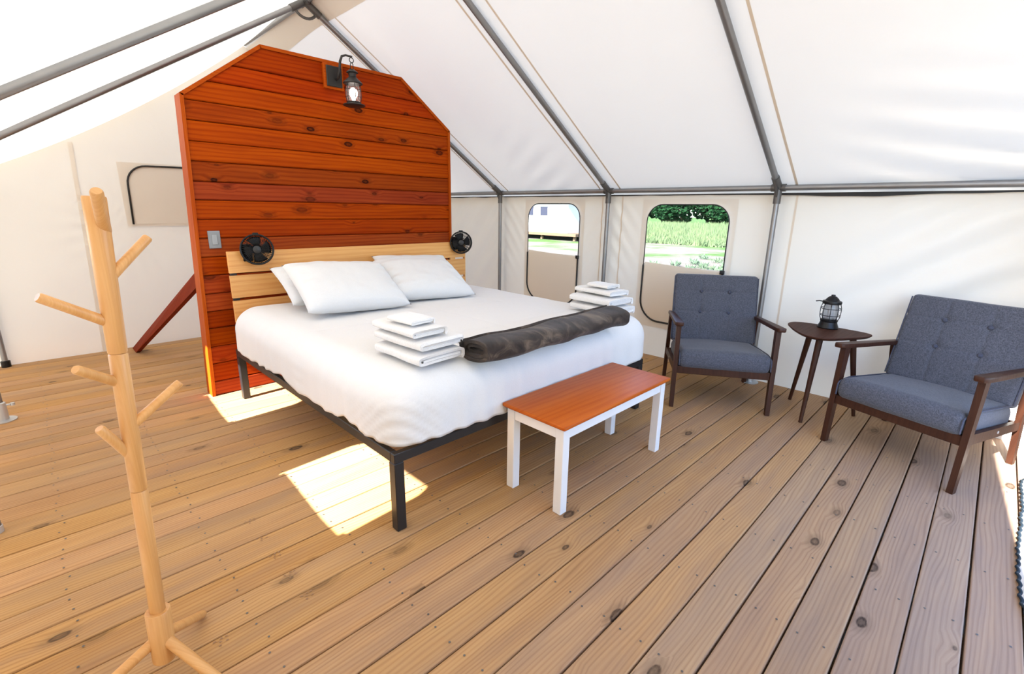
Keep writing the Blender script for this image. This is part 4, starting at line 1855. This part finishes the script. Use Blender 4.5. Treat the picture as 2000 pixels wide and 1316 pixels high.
def leaf_cloud(bm, n, c, r, size, seed):
    rg = random.Random(seed)
    for _ in range(n):
        while True:
            p = Vector((rg.uniform(-1, 1), rg.uniform(-1, 1), rg.uniform(-1, 1)))
            if .25 < p.length < 1:
                break
        p = p.normalized() * (p.length ** .5)
        q = Vector((c[0] + p.x * r[0], c[1] + p.y * r[1], c[2] + p.z * r[2]))
        a, b = basis(Vector((rg.uniform(-1, 1), rg.uniform(-1, 1), rg.uniform(-.2, 1))))
        s = size * rg.uniform(.6, 1.3)
        bm.faces.new([bm.verts.new(q + a * s), bm.verts.new(q + b * s * .6), bm.verts.new(q - a * s), bm.verts.new(q - b * s * .6)])


def make_tree(label, loc, seed):
    t = thing('tree', label, 'tree', loc, 0, 'trees beyond the meadow')
    bm = bmesh.new()
    tube(bm, [(0, 0, 0), (.1, .05, 1.5), (.05, .2, 3.2)], [.22, .17, .1], 8)
    obj('trunk', bm, M['bark'], t, True)
    bm = bmesh.new()
    rg = random.Random(seed)
    for k in range(9):
        leaf_cloud(bm, 330, (rg.uniform(-2, 2), rg.uniform(-2, 2), rg.uniform(1.2, 5.0)), (1.7, 1.7, 1.4), .30, seed * 10 + k)
    obj('foliage', bm, M['leaf'], t)
    return t


tree0 = make_tree('dark green leafy tree beyond the meadow, seen through the windows', (66, 17, -.46), 3)
rg = random.Random(5)
for k in range(9):
    xx, yy = (66, 17 + 7.6 * ((k + 2) // 2)) if k % 2 else (74.2, 15.6 + 7.6 * ((k + 2) // 2))
    tt = dup(tree0, (xx + rg.uniform(-.3, .3), yy, -.46), 0, 'dark green leafy tree beyond the meadow, seen through the windows', 'trees beyond the meadow')
    tt.scale = (1, 1, rg.uniform(.85, 1.15))

# meadow grass and weeds
bm = bmesh.new()
rg = random.Random(9)
for _ in range(9000):
    t = rg.random()
    x = 27 + 33 * t ** 1.0
    y = x * rg.uniform(.30, .66)
    if 23.0 < x < 31.5 and 16.5 < y < 30:
        continue
    h = rg.uniform(.22, .62) * (0.5 + min(1, (x - 24) / 16))
    p = Vector((x, y, -.46))
    for q in range(4):
        a = rg.uniform(0, 6.28)
        w = Vector((cos(a), sin(a), 0)) * rg.uniform(.03, .07)
        l_ = Vector((rg.uniform(-.16, .16), rg.uniform(-.16, .16), h * rg.uniform(.7, 1.1)))
        o_ = Vector((rg.uniform(-.25, .25), rg.uniform(-.25, .25), 0))
        bm.faces.new([bm.verts.new(p + o_ - w), bm.verts.new(p + o_ + w), bm.verts.new(p + o_ + l_)])
gr = obj('meadow_grass', bm, M['grass'])
stuff(gr)
gr['label'] = 'tall green meadow grass beyond the sandy yard'
gr['category'] = 'grass'


def make_weed(loc, seed):
    bm = bmesh.new()
    rg = random.Random(seed)
    for k in range(46):
        a = rg.uniform(0, 6.28)
        r = rg.uniform(0, .22)
        b = Vector((r * cos(a), r * sin(a), 0))
        t_ = b + Vector((rg.uniform(-.18, .18), rg.uniform(-.18, .18), rg.uniform(.08, .26)))
        w = Vector((cos(a + 1.5), sin(a + 1.5), 0)) * .022
        mid = b.lerp(t_, .6)
        bm.faces.new([bm.verts.new(b), bm.verts.new(mid + w), bm.verts.new(t_), bm.verts.new(mid - w)])
    o = obj('weed', bm, M['weed'])
    o.location = loc
    tag(o, 'low green weed clump on the sandy yard outside the window', 'plant', 'weed clumps on the sandy yard')
    return o


w0 = make_weed((15.0, 6.9, -.46), 1)
for x, y in ((16.2, 7.0), (15.5, 6.2), (14.5, 6.1), (17.2, 7.7), (16.0, 7.9), (17.0, 6.5), (15.2, 8.2), (18.4, 7.4), (19.5, 8.4)):
    o = w0.copy()
    C.objects.link(o)
    o.location = (x, y, -.46)
    o.rotation_euler = (0, 0, x * 3.1)
